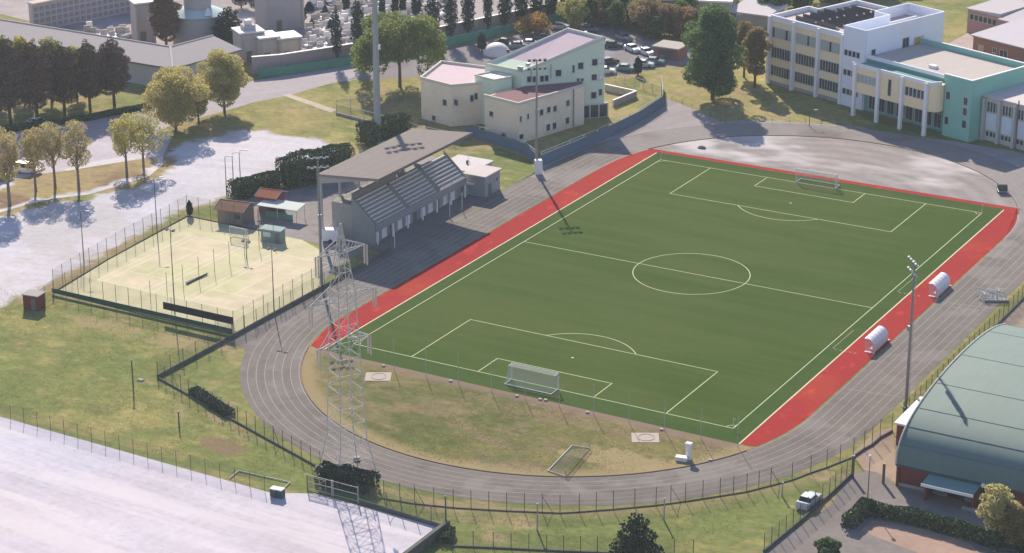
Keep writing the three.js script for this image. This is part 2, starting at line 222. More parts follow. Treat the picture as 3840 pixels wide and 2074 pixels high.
// ------------------------------------------------------------------ running track, pitch and infield
const ZC = 41.2, RI = 37.5, ROX = 46.2, ROZ = 45.4;
{
  const out = [...arc(0, ZC, ROX, ROZ, 0, Math.PI * 0.86, 40), [-43, 59.5], [-46.2, 58], [-46.2, -34], ...arc(0, -ZC, ROX, ROZ, Math.PI * 1.08, Math.PI * 2, 50)];
  const inn = [...arc(0, ZC, RI, RI, 0, Math.PI, 48), ...arc(0, -ZC, RI, RI, Math.PI, Math.PI * 2, 48)];
  const as = worn(C.asphalt, 11, 0.14), dust = streaks([0.28, 0.25, 0.245], 0.3, 0.15, 12);
  const tr = ground('running_track', out, 0.020, (x, z) => {
    const zz = Math.abs(z) < ZC ? 0 : Math.abs(z) - ZC, r = Math.hypot(x, zz), lane = Math.floor((r - RI) / 1.22), wear = fbm(lane * 7.1 + 3, (Math.abs(x) > Math.abs(zz) ? z : x) * 0.05 + lane * 5, 3);
    let c = mul(as(x, z), 0.88 + 0.24 * wear); c = mix(c, [0.24, 0.215, 0.20], 0.6 * sm(0.54, 0.68, fbm(x * 0.21 + 70, z * 0.21, 4))); return mix(c, dust(x, z), z < -30 ? 0.75 * sm(0.40, 0.62, fbm(x * 0.07 + 2, z * 0.07, 4) + 0.004 * (-z - 30)) : 0);
  }, 1024, [inn]);
  const lm = wallMat([0.30, 0.28, 0.265], 0.35, 3);
  const path = r => [...arc(0, ZC, r, r, 0, Math.PI, 48), ...arc(0, -ZC, r, r, Math.PI, Math.PI * 2, 48)];
  for (let k = 0; k < 7; k++) part('lane_line', uvm(band(path(RI + 0.2 + k * 1.2), 0.10, 0.026, true)), lm, tr);
  for (const z of [-3.5, -20]) part('start_line', uvm(bx(8, 0.004, 0.14, -42, 0.027, z)), lm, tr);
  for (const [x, z] of [[42, 30], [42, -8]]) part('start_line', uvm(bx(7.5, 0.004, 0.12, x, 0.027, z, 0.15)), lm, tr);
  part('kerb', [...[0, 1].map(s => { const p = s ? arc(0, -ZC, RI - 0.08, RI - 0.08, Math.PI * 1.12, Math.PI * 1.9, 40) : arc(0, ZC, RI - 0.08, RI - 0.08, 0.4, Math.PI - 0.36, 40); return mergeGeometries(p.slice(1).map((b, i) => { const a = p[i]; return clean(bx(Math.hypot(b[0] - a[0], b[1] - a[1]) + 0.02, 0.12, 0.14, (a[0] + b[0]) / 2, 0.06, (a[1] + b[1]) / 2, -Math.atan2(b[1] - a[1], b[0] - a[0]))); })); })], wallMat([0.20, 0.14, 0.10], 0.3, 2), tr);
  const gi0 = grass(0.62, 0.50, 55, 1.2), gi = (x, z) => mul(gi0(x, z), 0.66);
  const ig = ground('infield_grass', [...arc(0, ZC, RI - 0.15, RI - 0.15, 0.37, Math.PI - 0.345, 60), [-33.5, 54.3], [33.4, 54.3]].map(p => p), 0.024, (x, z) => {
    let c = gi(x, z); const edge = 1 - sm(0.3, 2.2 + 1.5 * fbm(x * 0.4, 3, 2), z - 54.3), rim = sm(34.8, 37, Math.hypot(x, z - ZC) + fbm(x * 0.5, z * 0.5, 3));
    c = mix(c, [0.22, 0.155, 0.125], 0.85 * edge); c = mix(c, C.dry, 0.75 * rim); return mix(c, C.dry, 0.8 * patch(x, z, 22, 66, 9, 3, 0.6));
  }, 1024);
  const gd = streaks([0.285, 0.25, 0.24], 0.5, 0.2, 93);
  ground('infield_gravel', [...arc(0, -ZC, RI - 0.15, RI - 0.15, Math.PI + 0.37, Math.PI * 2 - 0.37, 60), [35, -55.5], [-34.5, -55.5]], 0.024, (x, z) => {
    let c = gd(x, z); const r = Math.hypot(x, z + ZC) + 4 * (fbm(x * 0.05 + 5, z * 0.05, 3) - 0.5), rings = 0.5 + 0.5 * Math.sin(r * 1.7); c = mul(c, 0.92 + 0.16 * rings * sm(8, 20, r));
    return mix(c, [0.52, 0.47, 0.475], 0.9 * sm(0.44, 0.66, fbm(x * 0.06 + 20, z * 0.11, 4) + 0.12 * sm(10, -25, x) - 0.04));
  }, 768);
  // red rubber run-offs
  const red = (x, z) => { const n = fbm(x * 0.12 + 4, z * 0.12, 4), f = fbm(x * 1.6, z * 1.6, 3); return mul(mix([0.31, 0.030, 0.028], [0.32, 0.042, 0.028], sm(0.5, 0.7, n)), (0.86 + 0.16 * n + 0.14 * f) * (1 + 0.35 * sm(0.66, 0.76, fbm(x * 0.7 + 3, z * 0.35, 4)))); };
  const lx = z => -(Math.abs(z) < ZC ? RI - 0.25 : Math.sqrt(Math.max(0, (RI - 0.25) ** 2 - (Math.abs(z) - ZC) ** 2)));
  const side = s => { const p = []; for (let z = -55.8; z <= 54.4; z += 0.9) p.push([s * -lx(z), z]); return p; };
  ground('red_runoff', [[-32.5, 54.3], [-32.5, -54.1], [-34.4, -55.4], ...side(-1)], 0.028, red, 512);
  ground('red_runoff', [[32.7, 54.4], [32.7, -54.1], [35, -55.6], ...side(1)], 0.028, red, 512);
  ground('red_runoff', [[-34.4, -55.4], [-32.5, -54.1], [32.7, -54.1], [35, -55.6]], 0.028, red, 256);
  // synthetic turf
  const turf = (x, z) => { const l = fbm(x * 0.03 + 2, z * 0.03, 4), s = fbm(x * 0.05 + 9, z * 0.55, 3), f = fbm(x * 1.1, z * 1.6, 3), roll = vn(7.3, Math.floor((z + 60) / 4) * 1.7); const w = 1 - sm(28.9, 30.4, Math.abs(x)) * (1 - 0) , e = 1 - sm(49.5, 50.6, Math.abs(z));
    let c = mix([0.050, 0.086, 0.013], [0.066, 0.095, 0.021], sm(0.35, 0.65, l * 0.6 + s * 0.4)); const seam = Math.abs(((z + 52.1) / 4.02) % 1 - 0.5) > 0.478 ? 0.93 : 1, mouth = 1 - sm(0.5, 1, Math.hypot(x / 6, (Math.abs(z) - 49.5) / 4) + 0.5 * (fbm(x * 0.6, z * 0.6, 3) - 0.5)); c = mul(mix(c, [0.10, 0.105, 0.05], 0.35 * mouth), seam); if (w * e < 0.5) c = mix(c, [0.036, 0.078, 0.020], 0.4); return mul(c, (0.90 + 0.12 * f + 0.08 * s) * (0.985 + 0.03 * roll)); };
  const pitch = ground('football_pitch', [[-32.5, 54.3], [32.7, 54.4], [32.7, -54.1], [-32.5, -54.1]], 0.030, turf, 2048);
  const wm = wallMat([0.50, 0.54, 0.34], 0.10, 5), cm = wallMat([0.62, 0.52, 0.36], 0.12, 5), L = 0.13, Y = 0.036, h = 50.24, w = 30.04;
  const seg = (x0, z0, x1, z1, m = wm, t = L) => part('pitch_line', uvm(band([[x0, z0], [x1, z1]], t, Y)), m, pitch);
  seg(-w, -h, -w, h); seg(w, -h, w, h); seg(-w, 0, w, 0); 
  for (const s of [-1, 1]) {
    seg(-w, s * h, w, s * h); const a = s * (h - 16.5), b = s * (h - 5.5);
    seg(-20.16, s * h, -20.16, a); seg(20.16, s * h, 20.16, a); seg(-20.22, a, 20.22, a); seg(-9.16, s * h, -9.16, b); seg(9.16, s * h, 9.16, b); seg(-9.22, b, 9.22, b);
    const q = Math.acos(5.5 / 9.15), c0 = s * (h - 11); part('pitch_line', uvm(band(s > 0 ? arc(0, c0, 9.15, 9.15, -Math.PI / 2 - q, -Math.PI / 2 + q, 24) : arc(0, c0, 9.15, 9.15, Math.PI / 2 - q, Math.PI / 2 + q, 24), L, Y + 0.004)), wm, pitch);
    part('penalty_spot', new THREE.CircleGeometry(0.2, 12).rotateX(-Math.PI / 2).translate(0, Y, c0), wm, pitch);
    for (const k of [-1, 1]) part('corner_arc', uvm(band(arc(k * w, s * h, 1, 1, s > 0 ? (k > 0 ? Math.PI : Math.PI * 1.5) : (k > 0 ? Math.PI / 2 : 0), s > 0 ? (k > 0 ? Math.PI * 1.5 : Math.PI * 2) : (k > 0 ? Math.PI : Math.PI / 2), 10), 0.1, Y + 0.004)), wm, pitch);
  }
  part('pitch_line', uvm(band(arc(0, 0, 9.15, 9.15, 0, Math.PI * 2, 72).slice(0, 72), L, Y + 0.004, true)), wm, pitch);
  seg(-32.55, 54.2, -32.55, -53.6, cm, 0.22); seg(32.75, 54.3, 32.75, -53.6, cm, 0.22);
  for (const z0 of [G(3139, 1307).z, G(3382, 1095).z]) { for (let i = 0; i < 13; i++) part('technical_mark', bx(0.09, 0.003, 0.38, 30.95, Y, z0 - i * 0.62), wm, pitch); for (let i = 0; i < 5; i++) part('technical_mark', bx(0.4, 0.003, 0.1, 31.4 + i * 0.75, Y, z0 + 0.4), wm, pitch); }
}

// ------------------------------------------------------------------ vegetation
const leafMat = new THREE.MeshPhysicalMaterial({ vertexColors: true, roughness: 0.95, side: THREE.DoubleSide, transmission: 0.5, thickness: 0, ior: 1.3, specularIntensity: 0.2 });
const denseMat = new THREE.MeshStandardMaterial({ vertexColors: true, roughness: 0.95, side: THREE.DoubleSide });
const barkMat = wallMat([0.10, 0.078, 0.06], 0.35, 1.2, 0.95, 1), paleBark = wallMat([0.19, 0.16, 0.13], 0.35, 1.2, 0.95, 1);
function leaves(list, cols, r) {                                       // list: [x, y, z, size]; every leaf clump a small bent quad
  const n = list.length, pos = new Float32Array(n * 18), nor = new Float32Array(n * 18), col = new Float32Array(n * 18), q = new THREE.Quaternion(), e = new THREE.Euler(), c = [], v = new THREE.Vector3(), nn = new THREE.Vector3();
  const base = [[-0.5, -0.5, 0.1], [0.5, -0.35, 0], [0.42, 0.5, 0.12], [-0.4, 0.4, -0.1]], ord = [0, 1, 2, 0, 2, 3];
  list.forEach(([x, y, z, s], i) => {
    q.setFromEuler(e.set((r() - 0.5) * 2.4, r() * 6.3, (r() - 0.5) * 2.4)); nn.set(0, 0.3, 1).normalize().applyQuaternion(q);
    const t = r(), k = 0.84 + 0.32 * r(), a = mix(cols[0], cols[1], t), b = r() < 0.12 && cols[2] ? cols[2] : a;
    ord.forEach((o, j) => { v.set(...base[o]).multiplyScalar(s).applyQuaternion(q); const p = i * 18 + j * 3; pos[p] = x + v.x; pos[p + 1] = y + v.y; pos[p + 2] = z + v.z; nor[p] = nn.x; nor[p + 1] = nn.y; nor[p + 2] = nn.z; for (let w = 0; w < 3; w++) col[p + w] = b[w] * k; });
  });
  const g = new THREE.BufferGeometry(); g.setAttribute('position', new THREE.BufferAttribute(pos, 3)); g.setAttribute('normal', new THREE.BufferAttribute(nor, 3)); g.setAttribute('color', new THREE.BufferAttribute(col, 3)); return g;
}
// points through the volume of a set of lobes, denser towards the outside
function inLobes(lobes, n, s, r, hollow = 0.55) {
  const out = [], vol = lobes.map(l => l[3] * l[4] * l[5]), tot = vol.reduce((a, b) => a + b, 0);
  lobes.forEach((l, i) => { const m = Math.round(n * vol[i] / tot); for (let k = 0; k < m; k++) { const u = r() * 2 - 1, a = r() * 6.2832, w = Math.sqrt(1 - u * u), d = Math.pow(hollow + (1 - hollow) * r(), 0.6) * (0.92 + 0.16 * r()); out.push([l[0] + l[3] * w * Math.cos(a) * d, l[1] + l[4] * u * d, l[2] + l[5] * w * Math.sin(a) * d, s * (0.5 + 0.8 * r())]); } });
  return out;
}
// kinds give lobes for a tree of height 1 m and crown radius 1 m (scaled when placed)
function lobesFor(kind, H, Rr, r) {
  const L = [];
  if (kind === 'round' || kind === 'sparse' || kind === 'full') { const y0 = kind === 'sparse' ? 0.36 : kind === 'full' ? 0.14 : 0.22, n = kind === 'sparse' ? 19 : 36; for (let i = 0; i < n; i++) { const t = (i + 0.5) / n, y = y0 + (0.93 - y0) * t, a = i * 2.4 + r(), rad = Math.sin(Math.PI * Math.min(1, Math.max(0.12, (y - y0 + 0.06) / (1.03 - y0)))) ** 0.7 * (0.8 + 0.35 * r()), d = Rr * rad * (0.30 + 0.62 * r()), s = Rr * (0.20 + 0.22 * r()); L.push([Math.cos(a) * d, y * H, Math.sin(a) * d, s, s * 0.75, s]); } L.push([0, H * 0.66, 0, Rr * 0.58, H * (kind === 'sparse' ? 0.2 : 0.26), Rr * 0.58]); }
  if (kind === 'column') { const n = 16; for (let i = 0; i < n; i++) { const t = i / (n - 1), y = 0.24 + 0.70 * t, k = Math.min(1, 0.72 + 1.2 * t) * (t > 0.72 ? 1 - 0.75 * (t - 0.72) / 0.28 : 1), a = i * 2.4, s = Rr * k * (0.70 + 0.2 * r()); L.push([Math.cos(a) * Rr * 0.26 * k, y * H, Math.sin(a) * Rr * 0.26 * k, s, H * 0.08, s]); } }
  if (kind === 'cypress') { const n = 14; for (let i = 0; i < n; i++) { const t = i / (n - 1), y = 0.16 + 0.80 * t, k = Math.sin(Math.PI * Math.min(0.97, 0.22 + 0.75 * t)) ** 0.6, s = Rr * k * (0.85 + 0.2 * r()); L.push([(r() - 0.5) * Rr * 0.3, y * H, (r() - 0.5) * Rr * 0.3, s, H * 0.06, s]); } }
  if (kind === 'cone') { const n = 26; for (let i = 0; i < n; i++) { const t = i / (n - 1), y = 0.06 + 0.90 * t, k = (1 - t) ** 0.52 + 0.05, a = i * 2.4, s = Rr * k * 0.6; L.push([Math.cos(a) * Rr * k * 0.45, y * H, Math.sin(a) * Rr * k * 0.45, s, H * 0.06, s]); } }
  if (kind === 'willow') { for (let i = 0; i < 26; i++) { const a = i * 2.4 + r(), t = r(), d = Rr * (0.25 + 0.62 * Math.sqrt(t)), y = 0.82 - 0.42 * t * t + 0.06 * r(), s = Rr * (0.24 + 0.14 * r()); L.push([Math.cos(a) * d, y * H, Math.sin(a) * d, s, s * 0.8, s]); if (t > 0.4) L.push([Math.cos(a) * d * 1.08, (y - 0.16) * H, Math.sin(a) * d * 1.08, s * 0.7, s * 1.0, s * 0.7]); } L.push([0, H * 0.6, 0, Rr * 0.6, H * 0.25, Rr * 0.6]); }
  return L;
}
const KIND = {
  olive: { k: 'sparse', n: 4200, s: 0.22, c: [[0.38, 0.37, 0.15], [0.50, 0.44, 0.20], [0.54, 0.42, 0.18]] },
  yellow: { k: 'round', n: 11000, s: 0.25, c: [[0.38, 0.39, 0.17], [0.50, 0.46, 0.21], [0.54, 0.45, 0.21]] },
  green: { k: 'full', n: 14000, s: 0.29, c: [[0.080, 0.145, 0.058], [0.155, 0.23, 0.078], [0.24, 0.31, 0.10]] },
  willow: { k: 'willow', n: 15000, s: 0.26, c: [[0.15, 0.205, 0.07], [0.26, 0.30, 0.10], [0.33, 0.32, 0.12]] },
  poplar: { k: 'column', n: 5200, s: 0.27, c: [[0.022, 0.046, 0.036], [0.040, 0.070, 0.045]], dense: 1 },
  plum: { k: 'column', n: 12000, s: 0.25, c: [[0.115, 0.082, 0.062], [0.235, 0.135, 0.085], [0.18, 0.18, 0.08]], dense: 1 },
  cypress: { k: 'cypress', n: 4200, s: 0.25, c: [[0.020, 0.042, 0.034], [0.034, 0.058, 0.040]], dense: 1 },
  conifer: { k: 'cone', n: 8500, s: 0.26, c: [[0.026, 0.040, 0.030], [0.045, 0.062, 0.036]], dense: 1 },
  brown: { k: 'round', n: 9000, s: 0.28, c: [[0.26, 0.20, 0.105], [0.36, 0.255, 0.135], [0.20, 0.21, 0.09]] },
  orange: { k: 'round', n: 4800, s: 0.31, c: [[0.38, 0.235, 0.085], [0.46, 0.30, 0.10]] },
};
function trunkGeo(H, Rr, kind, r) {
  const t = kind === 'column' || kind === 'cypress' || kind === 'cone' ? 0.9 : 0.62, w = Math.max(0.13, H * 0.018), g = [bar([0, -0.05, 0], [0, H * 0.32, 0], w * 1.25, w * 0.9, 8), bar([0, H * 0.32, 0], [(r() - 0.5) * 0.3, H * t, (r() - 0.5) * 0.3], w * 0.9, w * 0.25, 7)];
  if (kind === 'round' || kind === 'full' || kind === 'sparse' || kind === 'willow') for (let i = 0; i < 8; i++) { const a = i * 2.4 + r(), y = H * (0.26 + 0.035 * i), d = Rr * (0.45 + 0.3 * r()); g.push(bar([0, y, 0], [Math.cos(a) * d, y + H * (0.20 + 0.12 * r()), Math.sin(a) * d], w * 0.42, w * 0.12, 5)); }
  return mergeGeometries(g.map(clean));
}
let treeSeed = 100;
function tree(name, kindName, label, x, z, H, Rr, group, sx = 1) {
  const K = KIND[kindName], r = rng(treeSeed += 17), t = thing(name, label, 'tree', [x, 0, z], 0, group);
  const hj = [0.92 + 0.16 * r(), 0.94 + 0.12 * r(), 0.85 + 0.3 * r()], cols = K.c.map(q => q.map((v, i) => v * hj[i])); const n = Math.round(K.n * 1.25 * Math.min(1.7, Math.max(0.5, (H * Rr) / 38)));
  part('trunk', trunkGeo(H, Rr, K.k, r), kindName === 'olive' ? paleBark : barkMat, t);
  part('crown', leaves(inLobes(lobesFor(K.k, H, Rr, r), n, K.s * 0.9 * (0.75 + 0.05 * Rr), r), cols, r), K.dense ? denseMat : leafMat, t);
  t.rotation.y = r() * 6.28; t.scale.set(0.92 + 0.16 * r(), 1, 0.92 + 0.16 * r());
  return t;
}
function treePx(name, kind, label, u, v, vt, widthPx, group) { const g = G(u, v), H = HT(u, v, vt), dist = g.distanceTo(camera.position); return tree(name, kind, label, g.x, g.z, H, widthPx / 2 * dist / CAM.f, group); }

// tall green poplars along the mesh-covered cemetery wall
[[1265, 250, 18, 46], [1345, 240, -20, 56], [1624, 182, -30, 60], [1692, 166, -45, 62], [1757, 152, -45, 52], [1830, 133, -70, 40], [1894, 119, -60, 60], [1955, 104, -75, 58], [2012, 92, -80, 60], [2070, 80, -80, 56], [2120, 68, -80, 50]].forEach(a => treePx('poplar_tree', 'poplar', 'slim dark green poplar on the road verge beside the green screened cemetery wall', ...a, 'poplars along the cemetery wall'));
// purple-leaved trees before the gallery roof
[[429, 396, 140, 128], [338, 412, 150, 128], [243, 431, 158, 136], [140, 452, 150, 140], [40, 470, 135, 150]].forEach(a => treePx('purple_tree', 'plum', 'dense upright dark purple tree in the row before the cemetery gallery', ...a, 'purple trees before the gallery'));
[[290, 372, 165, 100], [195, 385, 130, 110], [95, 380, 125, 110], [5, 400, 120, 110]].forEach(a => treePx('shade_tree', 'yellow', 'yellowing leafy tree between the purple trees and the gallery wall', ...a, 'yellow trees behind the purple row'));
// young trees on the dry strip beside the gravel lot
[[36, 769, 478, 158], [134, 715, 480, 140], [207, 703, 446, 130], [296, 712, 445, 160], [476, 658, 420, 145], [539, 636, 424, 170]].forEach(a => treePx('street_tree', 'olive', 'thin young tree with sparse olive leaves on the dry strip beside the gravel lot', ...a, 'young trees on the dry strip'));
treePx('yellow_tree', 'yellow', 'wide yellow-green tree with several stems at the corner of the gravel lot', 660, 493, 268, 240);
treePx('yellow_tree', 'yellow', 'yellow-green tree on a single dark stem beside the pale road', 842, 423, 196, 205);
treePx('yellow_tree', 'yellow', 'small yellow tree between the two wide ones by the gravel lot', 745, 462, 300, 110);
treePx('willow_tree', 'willow', 'broad willow with drooping green crown beside the cream office block', 1500, 325, 50, 310);
treePx('broadleaf_tree', 'green', 'tall full dark green tree on the school lawn', 2672, 374, 22, 268);
treePx('slim_tree', 'cypress', 'small slim dark tree on the lawn edge beside the parked cars', 2392, 282, 212, 34);
treePx('car_park_tree', 'cypress', 'short pointed dark tree in the car park beside the white dome tent', 1808, 192, 125, 40);
treePx('autumn_tree', 'orange', 'low orange autumn tree at the far corner of the car park', 2005, 130, 58, 140);
treePx('autumn_tree', 'yellow', 'pale yellow tree behind the pink roof of the office block', 2150, 112, -10, 130);
[[2275, 96, -25, 110], [2430, 128, -5, 150], [2510, 140, 20, 140], [2575, 150, 30, 120]].forEach(a => treePx('autumn_tree', 'brown', 'brown autumn tree in the belt beyond the parked cars', ...a, 'brown autumn trees beyond the cars'));
[[2190, 95, -30, 90], [2310, 120, 5, 80], [2250, 80, -40, 120], [2400, 95, -20, 120], [2545, 130, 5, 120], [2610, 150, 40, 90], [2455, 150, 60, 70], [2330, 75, -60, 110], [2225, 62, -70, 100], [2370, 40, -80, 120], [2480, 70, -60, 130], [2565, 95, -40, 100]].forEach(a => treePx('dark_tree', 'green', 'dark green tree at the back of the belt beyond the parked cars', ...a, 'dark trees at the back of the belt'));
[[2830, 330, 95, 110], [2790, 290, 70, 110]].forEach(a => treePx('autumn_tree', 'brown', 'brown leaved tree at the corner of the school', ...a, 'brown trees at the school corner'));
[[2905, 70, -60, 120], [3000, 30, -90, 150], [3130, 0, -110, 170], [3280, -20, -120, 160], [3390, -30, -110, 130]].forEach(a => treePx('hedgerow_tree', 'green', 'green tree in the hedgerow behind the school roof', ...a, 'trees behind the school'));
// cemetery conifers
treePx('cemetery_tree', 'plum', 'massive dark purplish tree between the chapels of the cemetery', 625, 190, -40, 120);
treePx('cemetery_tree', 'conifer', 'wide dark conifer beside the round chapel', 860, 188, 20, 160);
[[1435, 90, -40, 30], [1482, 80, -40, 28], [1512, 75, -50, 30], [1562, 70, -50, 38], [960, 40, -60, 60], [905, 30, -80, 80], [1300, 60, -60, 30], [1205, 20, -70, 30]].forEach(a => treePx('cypress_tree', 'cypress', 'narrow dark cypress among the graves', ...a, 'cypresses among the graves'));
[[1220, 60, 20, 30], [1130, 60, 15, 40], [1170, 110, 70, 26], [1240, 120, 70, 28], [1160, 40, 5, 40]].forEach(a => treePx('grave_shrub', 'conifer', 'small dark clipped shrub between pale graves', ...a, 'shrubs between the graves'));
treePx('spire_conifer', 'cypress', 'thin pointed dark conifer at the corner of the tennis court', 712, 812, 752, 26);
// near conifer and shrubs at the foot of the slope
treePx('near_conifer', 'conifer', 'round topped dark conifer on the grass below the track bend', 2382, 2150, 1922, 236);
treePx('round_shrub', 'green', 'small green shrub at the edge of the lower driveway', 3105, 2110, 2022, 100);
treePx('hall_tree', 'yellow', 'small yellow-leaved tree beside the brick wall of the sports hall', 3735, 2030, 1815, 150);
treePx('hall_tree', 'brown', 'low brownish bush on the hedge corner by the sports hall', 3800, 2060, 1900, 140);

// hedges: clipped masses of leaves round a core of twigs
const hedgeCols = [[0.055, 0.085, 0.036], [0.11, 0.15, 0.055], [0.20, 0.23, 0.09]];
const twig = M(0.035, 0.045, 0.022, 1);
function hedge(label, path, w, h, group, cols = hedgeCols, round = 0.25) {
  const r = rng(treeSeed += 13), t = thing('hedge', label, 'hedge', [path[0][0], 0, path[0][1]], 0, group), list = [], core = [];
  for (let i = 0; i + 1 < path.length; i++) {
    const [ax, az] = path[i], [qx, qz] = path[i + 1], L = Math.hypot(qx - ax, qz - az), dx = (qx - ax) / L, dz = (qz - az) / L, n = Math.round((L + w) * (w + 2 * h) * 34);
    core.push(bx(L + w * 0.6, h * (round > 1 ? 0.66 : 0.78), w * 0.7, (ax + qx) / 2 - path[0][0], h * 0.43, (az + qz) / 2 - path[0][1], -Math.atan2(dz, dx)));
    for (let k = 0; k < n; k++) {
      const l = r() * (L + w) - w / 2, f = r() * (w + 2 * h + w * 0.5); let y, s;
      if (f < w * 1.5) { s = (r() - 0.5) * w; y = h * (0.96 + 0.07 * r()) - round * Math.pow(Math.abs(s) / w * 2, 3) * 0.8; } else { y = r() * h * 0.97; s = (r() < 0.5 ? -1 : 1) * w / 2 * (0.9 + 0.16 * r()) * (y > h * 0.8 ? 0.93 : 1); }
      y += (fbm((ax + dx * l) * 0.55, (az + dz * l) * 0.55 + s * 0.3, 3) - 0.5) * h * 0.34 * (y / h);
      list.push([ax + dx * l - dz * s - path[0][0], Math.max(0.05, y), az + dz * l + dx * s - path[0][1], 0.19 + 0.13 * r()]);
    }
  }
  part('twig_core', core, twig, t); part('foliage', leaves(list, cols, r), denseMat, t); return t;
}
hedge('tall dark hedge behind the grandstand, longest in the yard', P([1085, 700], [1285, 655]), 3.4, 5.5, undefined, hedgeCols, 1.4);
hedge('lower dark hedge between the gravel lot and the red roofed cabin', P([895, 742], [1025, 712]), 2.8, 3.2, undefined, hedgeCols, 1.3);
hedge('dark hedge below the cream office block at the grey mast', P([1380, 540], [1500, 505]), 3.2, 4.2, undefined, hedgeCols, 1.3);
hedge('clipped hedge round the brick lot, turning a corner beside the sports hall', P([3185, 1975], [3245, 1925], [3420, 1960], [3600, 2010], [3840, 2080], [3900, 2100]), 1.5, 1.7);
hedge('dark thick box hedge at the foot of the lattice pylon', [[-7.4, 90.0], [-2.4, 89.6]], 2.8, 2.2, undefined, [[0.03, 0.05, 0.03], [0.05, 0.075, 0.04]], 0.1);
hedge('low scrubby bushes along the inside of the fence by the track bend', P([735, 1480], [850, 1555]), 1.6, 0.9, undefined, [[0.04, 0.065, 0.04], [0.075, 0.10, 0.045]], 0.4);
hedge('dark clump of bushes at the corner of the loading lot', [[13.4, 95.4], [13.9, 96.8]], 1.3, 1.1);
hedge('long low hedge along the road before the purple trees', P([-60, 505], [330, 450], [560, 405]), 1.4, 1.0);

// grass tufts: short blades that nobody could count
{
  const r = rng(4242), blade = []; for (let k = 0; k < 5; k++) { const a = k * 1.26, c = Math.cos(a), d = Math.sin(a), h = 0.7 + 0.5 * r(); blade.push(-0.16 * d + 0.1 * c, 0, 0.16 * c + 0.1 * d, 0.16 * d + 0.1 * c, 0, -0.16 * c + 0.1 * d, 0.42 * c, h, 0.42 * d); }
  const g = new THREE.BufferGeometry(); g.setAttribute('position', new THREE.Float32BufferAttribute(blade, 3)); g.setAttribute('uv', new THREE.Float32BufferAttribute(new Float32Array(30), 2)); g.computeVertexNormals();
  const mat = new THREE.MeshPhysicalMaterial({ color: 0xffffff, roughness: 0.95, side: THREE.DoubleSide, transmission: 0.5, thickness: 0, specularIntensity: 0.1 }), spots = [], ok = (x, z) => {
    if (z > 57.5 && x < -47.5 && x > -140) return z < 94.2 ? 1 : 0; if (x <= -10 && z > 57.5) { const l = 74.5 + (x + 46.8) * 0.36; return x < -9 && z > l + 0.6 && z < (x > -15 ? 92 : 94) ? 1 : 0; }
    const rr = Math.hypot(x, z - 41.2); if (z > 54.9 && rr < 36.6) return z > 56.5 ? 2 : 0; if (z > 60 && rr > 46.6 && x > -1 && x < 42 && z < (x < 16 ? 92.5 : 100)) { const lim = 62 + (48.5 - x) * 3.1; return z < lim - 3 ? 1 : 0; } return 0; };
  while (spots.length < 52000) { const x = -140 + 185 * r(), z = 55 + 46 * r(), k = ok(x, z); if (!k) continue; if (fbm(x * 0.35 + 5, z * 0.35, 3) < 0.2 + 0.5 * r()) continue; spots.push([x, z, k]); }
  const m = new THREE.InstancedMesh(g, mat, spots.length), q = new THREE.Object3D(), c = new THREE.Color();
  spots.forEach(([x, z, k], i) => { const s = 0.035 + 0.05 * r() * r() + (k === 2 ? 0.012 : 0); q.position.set(x, 0.02, z); q.rotation.y = r() * 6.3; q.scale.set(s * 2.4, s, s * 2.4); q.updateMatrix(); m.setMatrixAt(i, q.matrix); const t = r(), a = r() < (k === 2 ? 0.5 : 0.3) ? [0.40, 0.33, 0.17] : mix([0.25, 0.30, 0.10], [0.40, 0.37, 0.15], t); c.setRGB(...a); m.setColorAt(i, c); });
  m.name = 'grass_tufts'; m.castShadow = m.receiveShadow = true; tag(m, 'short uneven tufts of grass on the field, infield and slope', 'grass', null, 'stuff'); scene.add(m);
}

// ------------------------------------------------------------------ shared materials
const MT = {
  white: wallMat([0.76, 0.73, 0.74], 0.06, 2, 0.7), cream: wallMat([0.78, 0.67, 0.52], 0.2, 7, 0.9, 0), sage: wallMat([0.60, 0.70, 0.56], 0.09, 6), pinkRoof: wallMat([0.56, 0.44, 0.48], 0.10, 4), maroon: wallMat([0.22, 0.12, 0.13], 0.15, 3),
  steel: M(0.32, 0.33, 0.34, 0.5, 0.6), dark: M(0.075, 0.078, 0.08, 0.7), door: wallMat([0.16, 0.145, 0.13], 0.12, 1, 0.7), galv: wallMat([0.40, 0.41, 0.41], 0.15, 1, 0.55), post: M(0.075, 0.085, 0.075, 0.7), concrete: wallMat([0.34, 0.32, 0.31], 0.16, 3), glass: M(0.03, 0.045, 0.055, 0.12, 0.0), frame: M(0.55, 0.55, 0.54, 0.6),
  darkwall: wallMat([0.115, 0.115, 0.105], 0.3, 2), brick: wallMat([0.19, 0.055, 0.045], 0.22, 1.5), brickPink: wallMat([0.30, 0.15, 0.13], 0.2, 2), tile: wallMat([0.38, 0.14, 0.085], 0.25, 1.2), teal: wallMat([0.15, 0.32, 0.29], 0.12, 3), green: wallMat([0.25, 0.50, 0.42], 0.12, 5), grey: wallMat([0.28, 0.27, 0.28], 0.16, 3), stone: wallMat([0.40, 0.36, 0.33], 0.16, 3), blueWall: wallMat([0.12, 0.17, 0.24], 0.15, 3), rubber: M(0.02, 0.02, 0.022, 0.9), panel: M(0.04, 0.045, 0.06, 0.35),
};
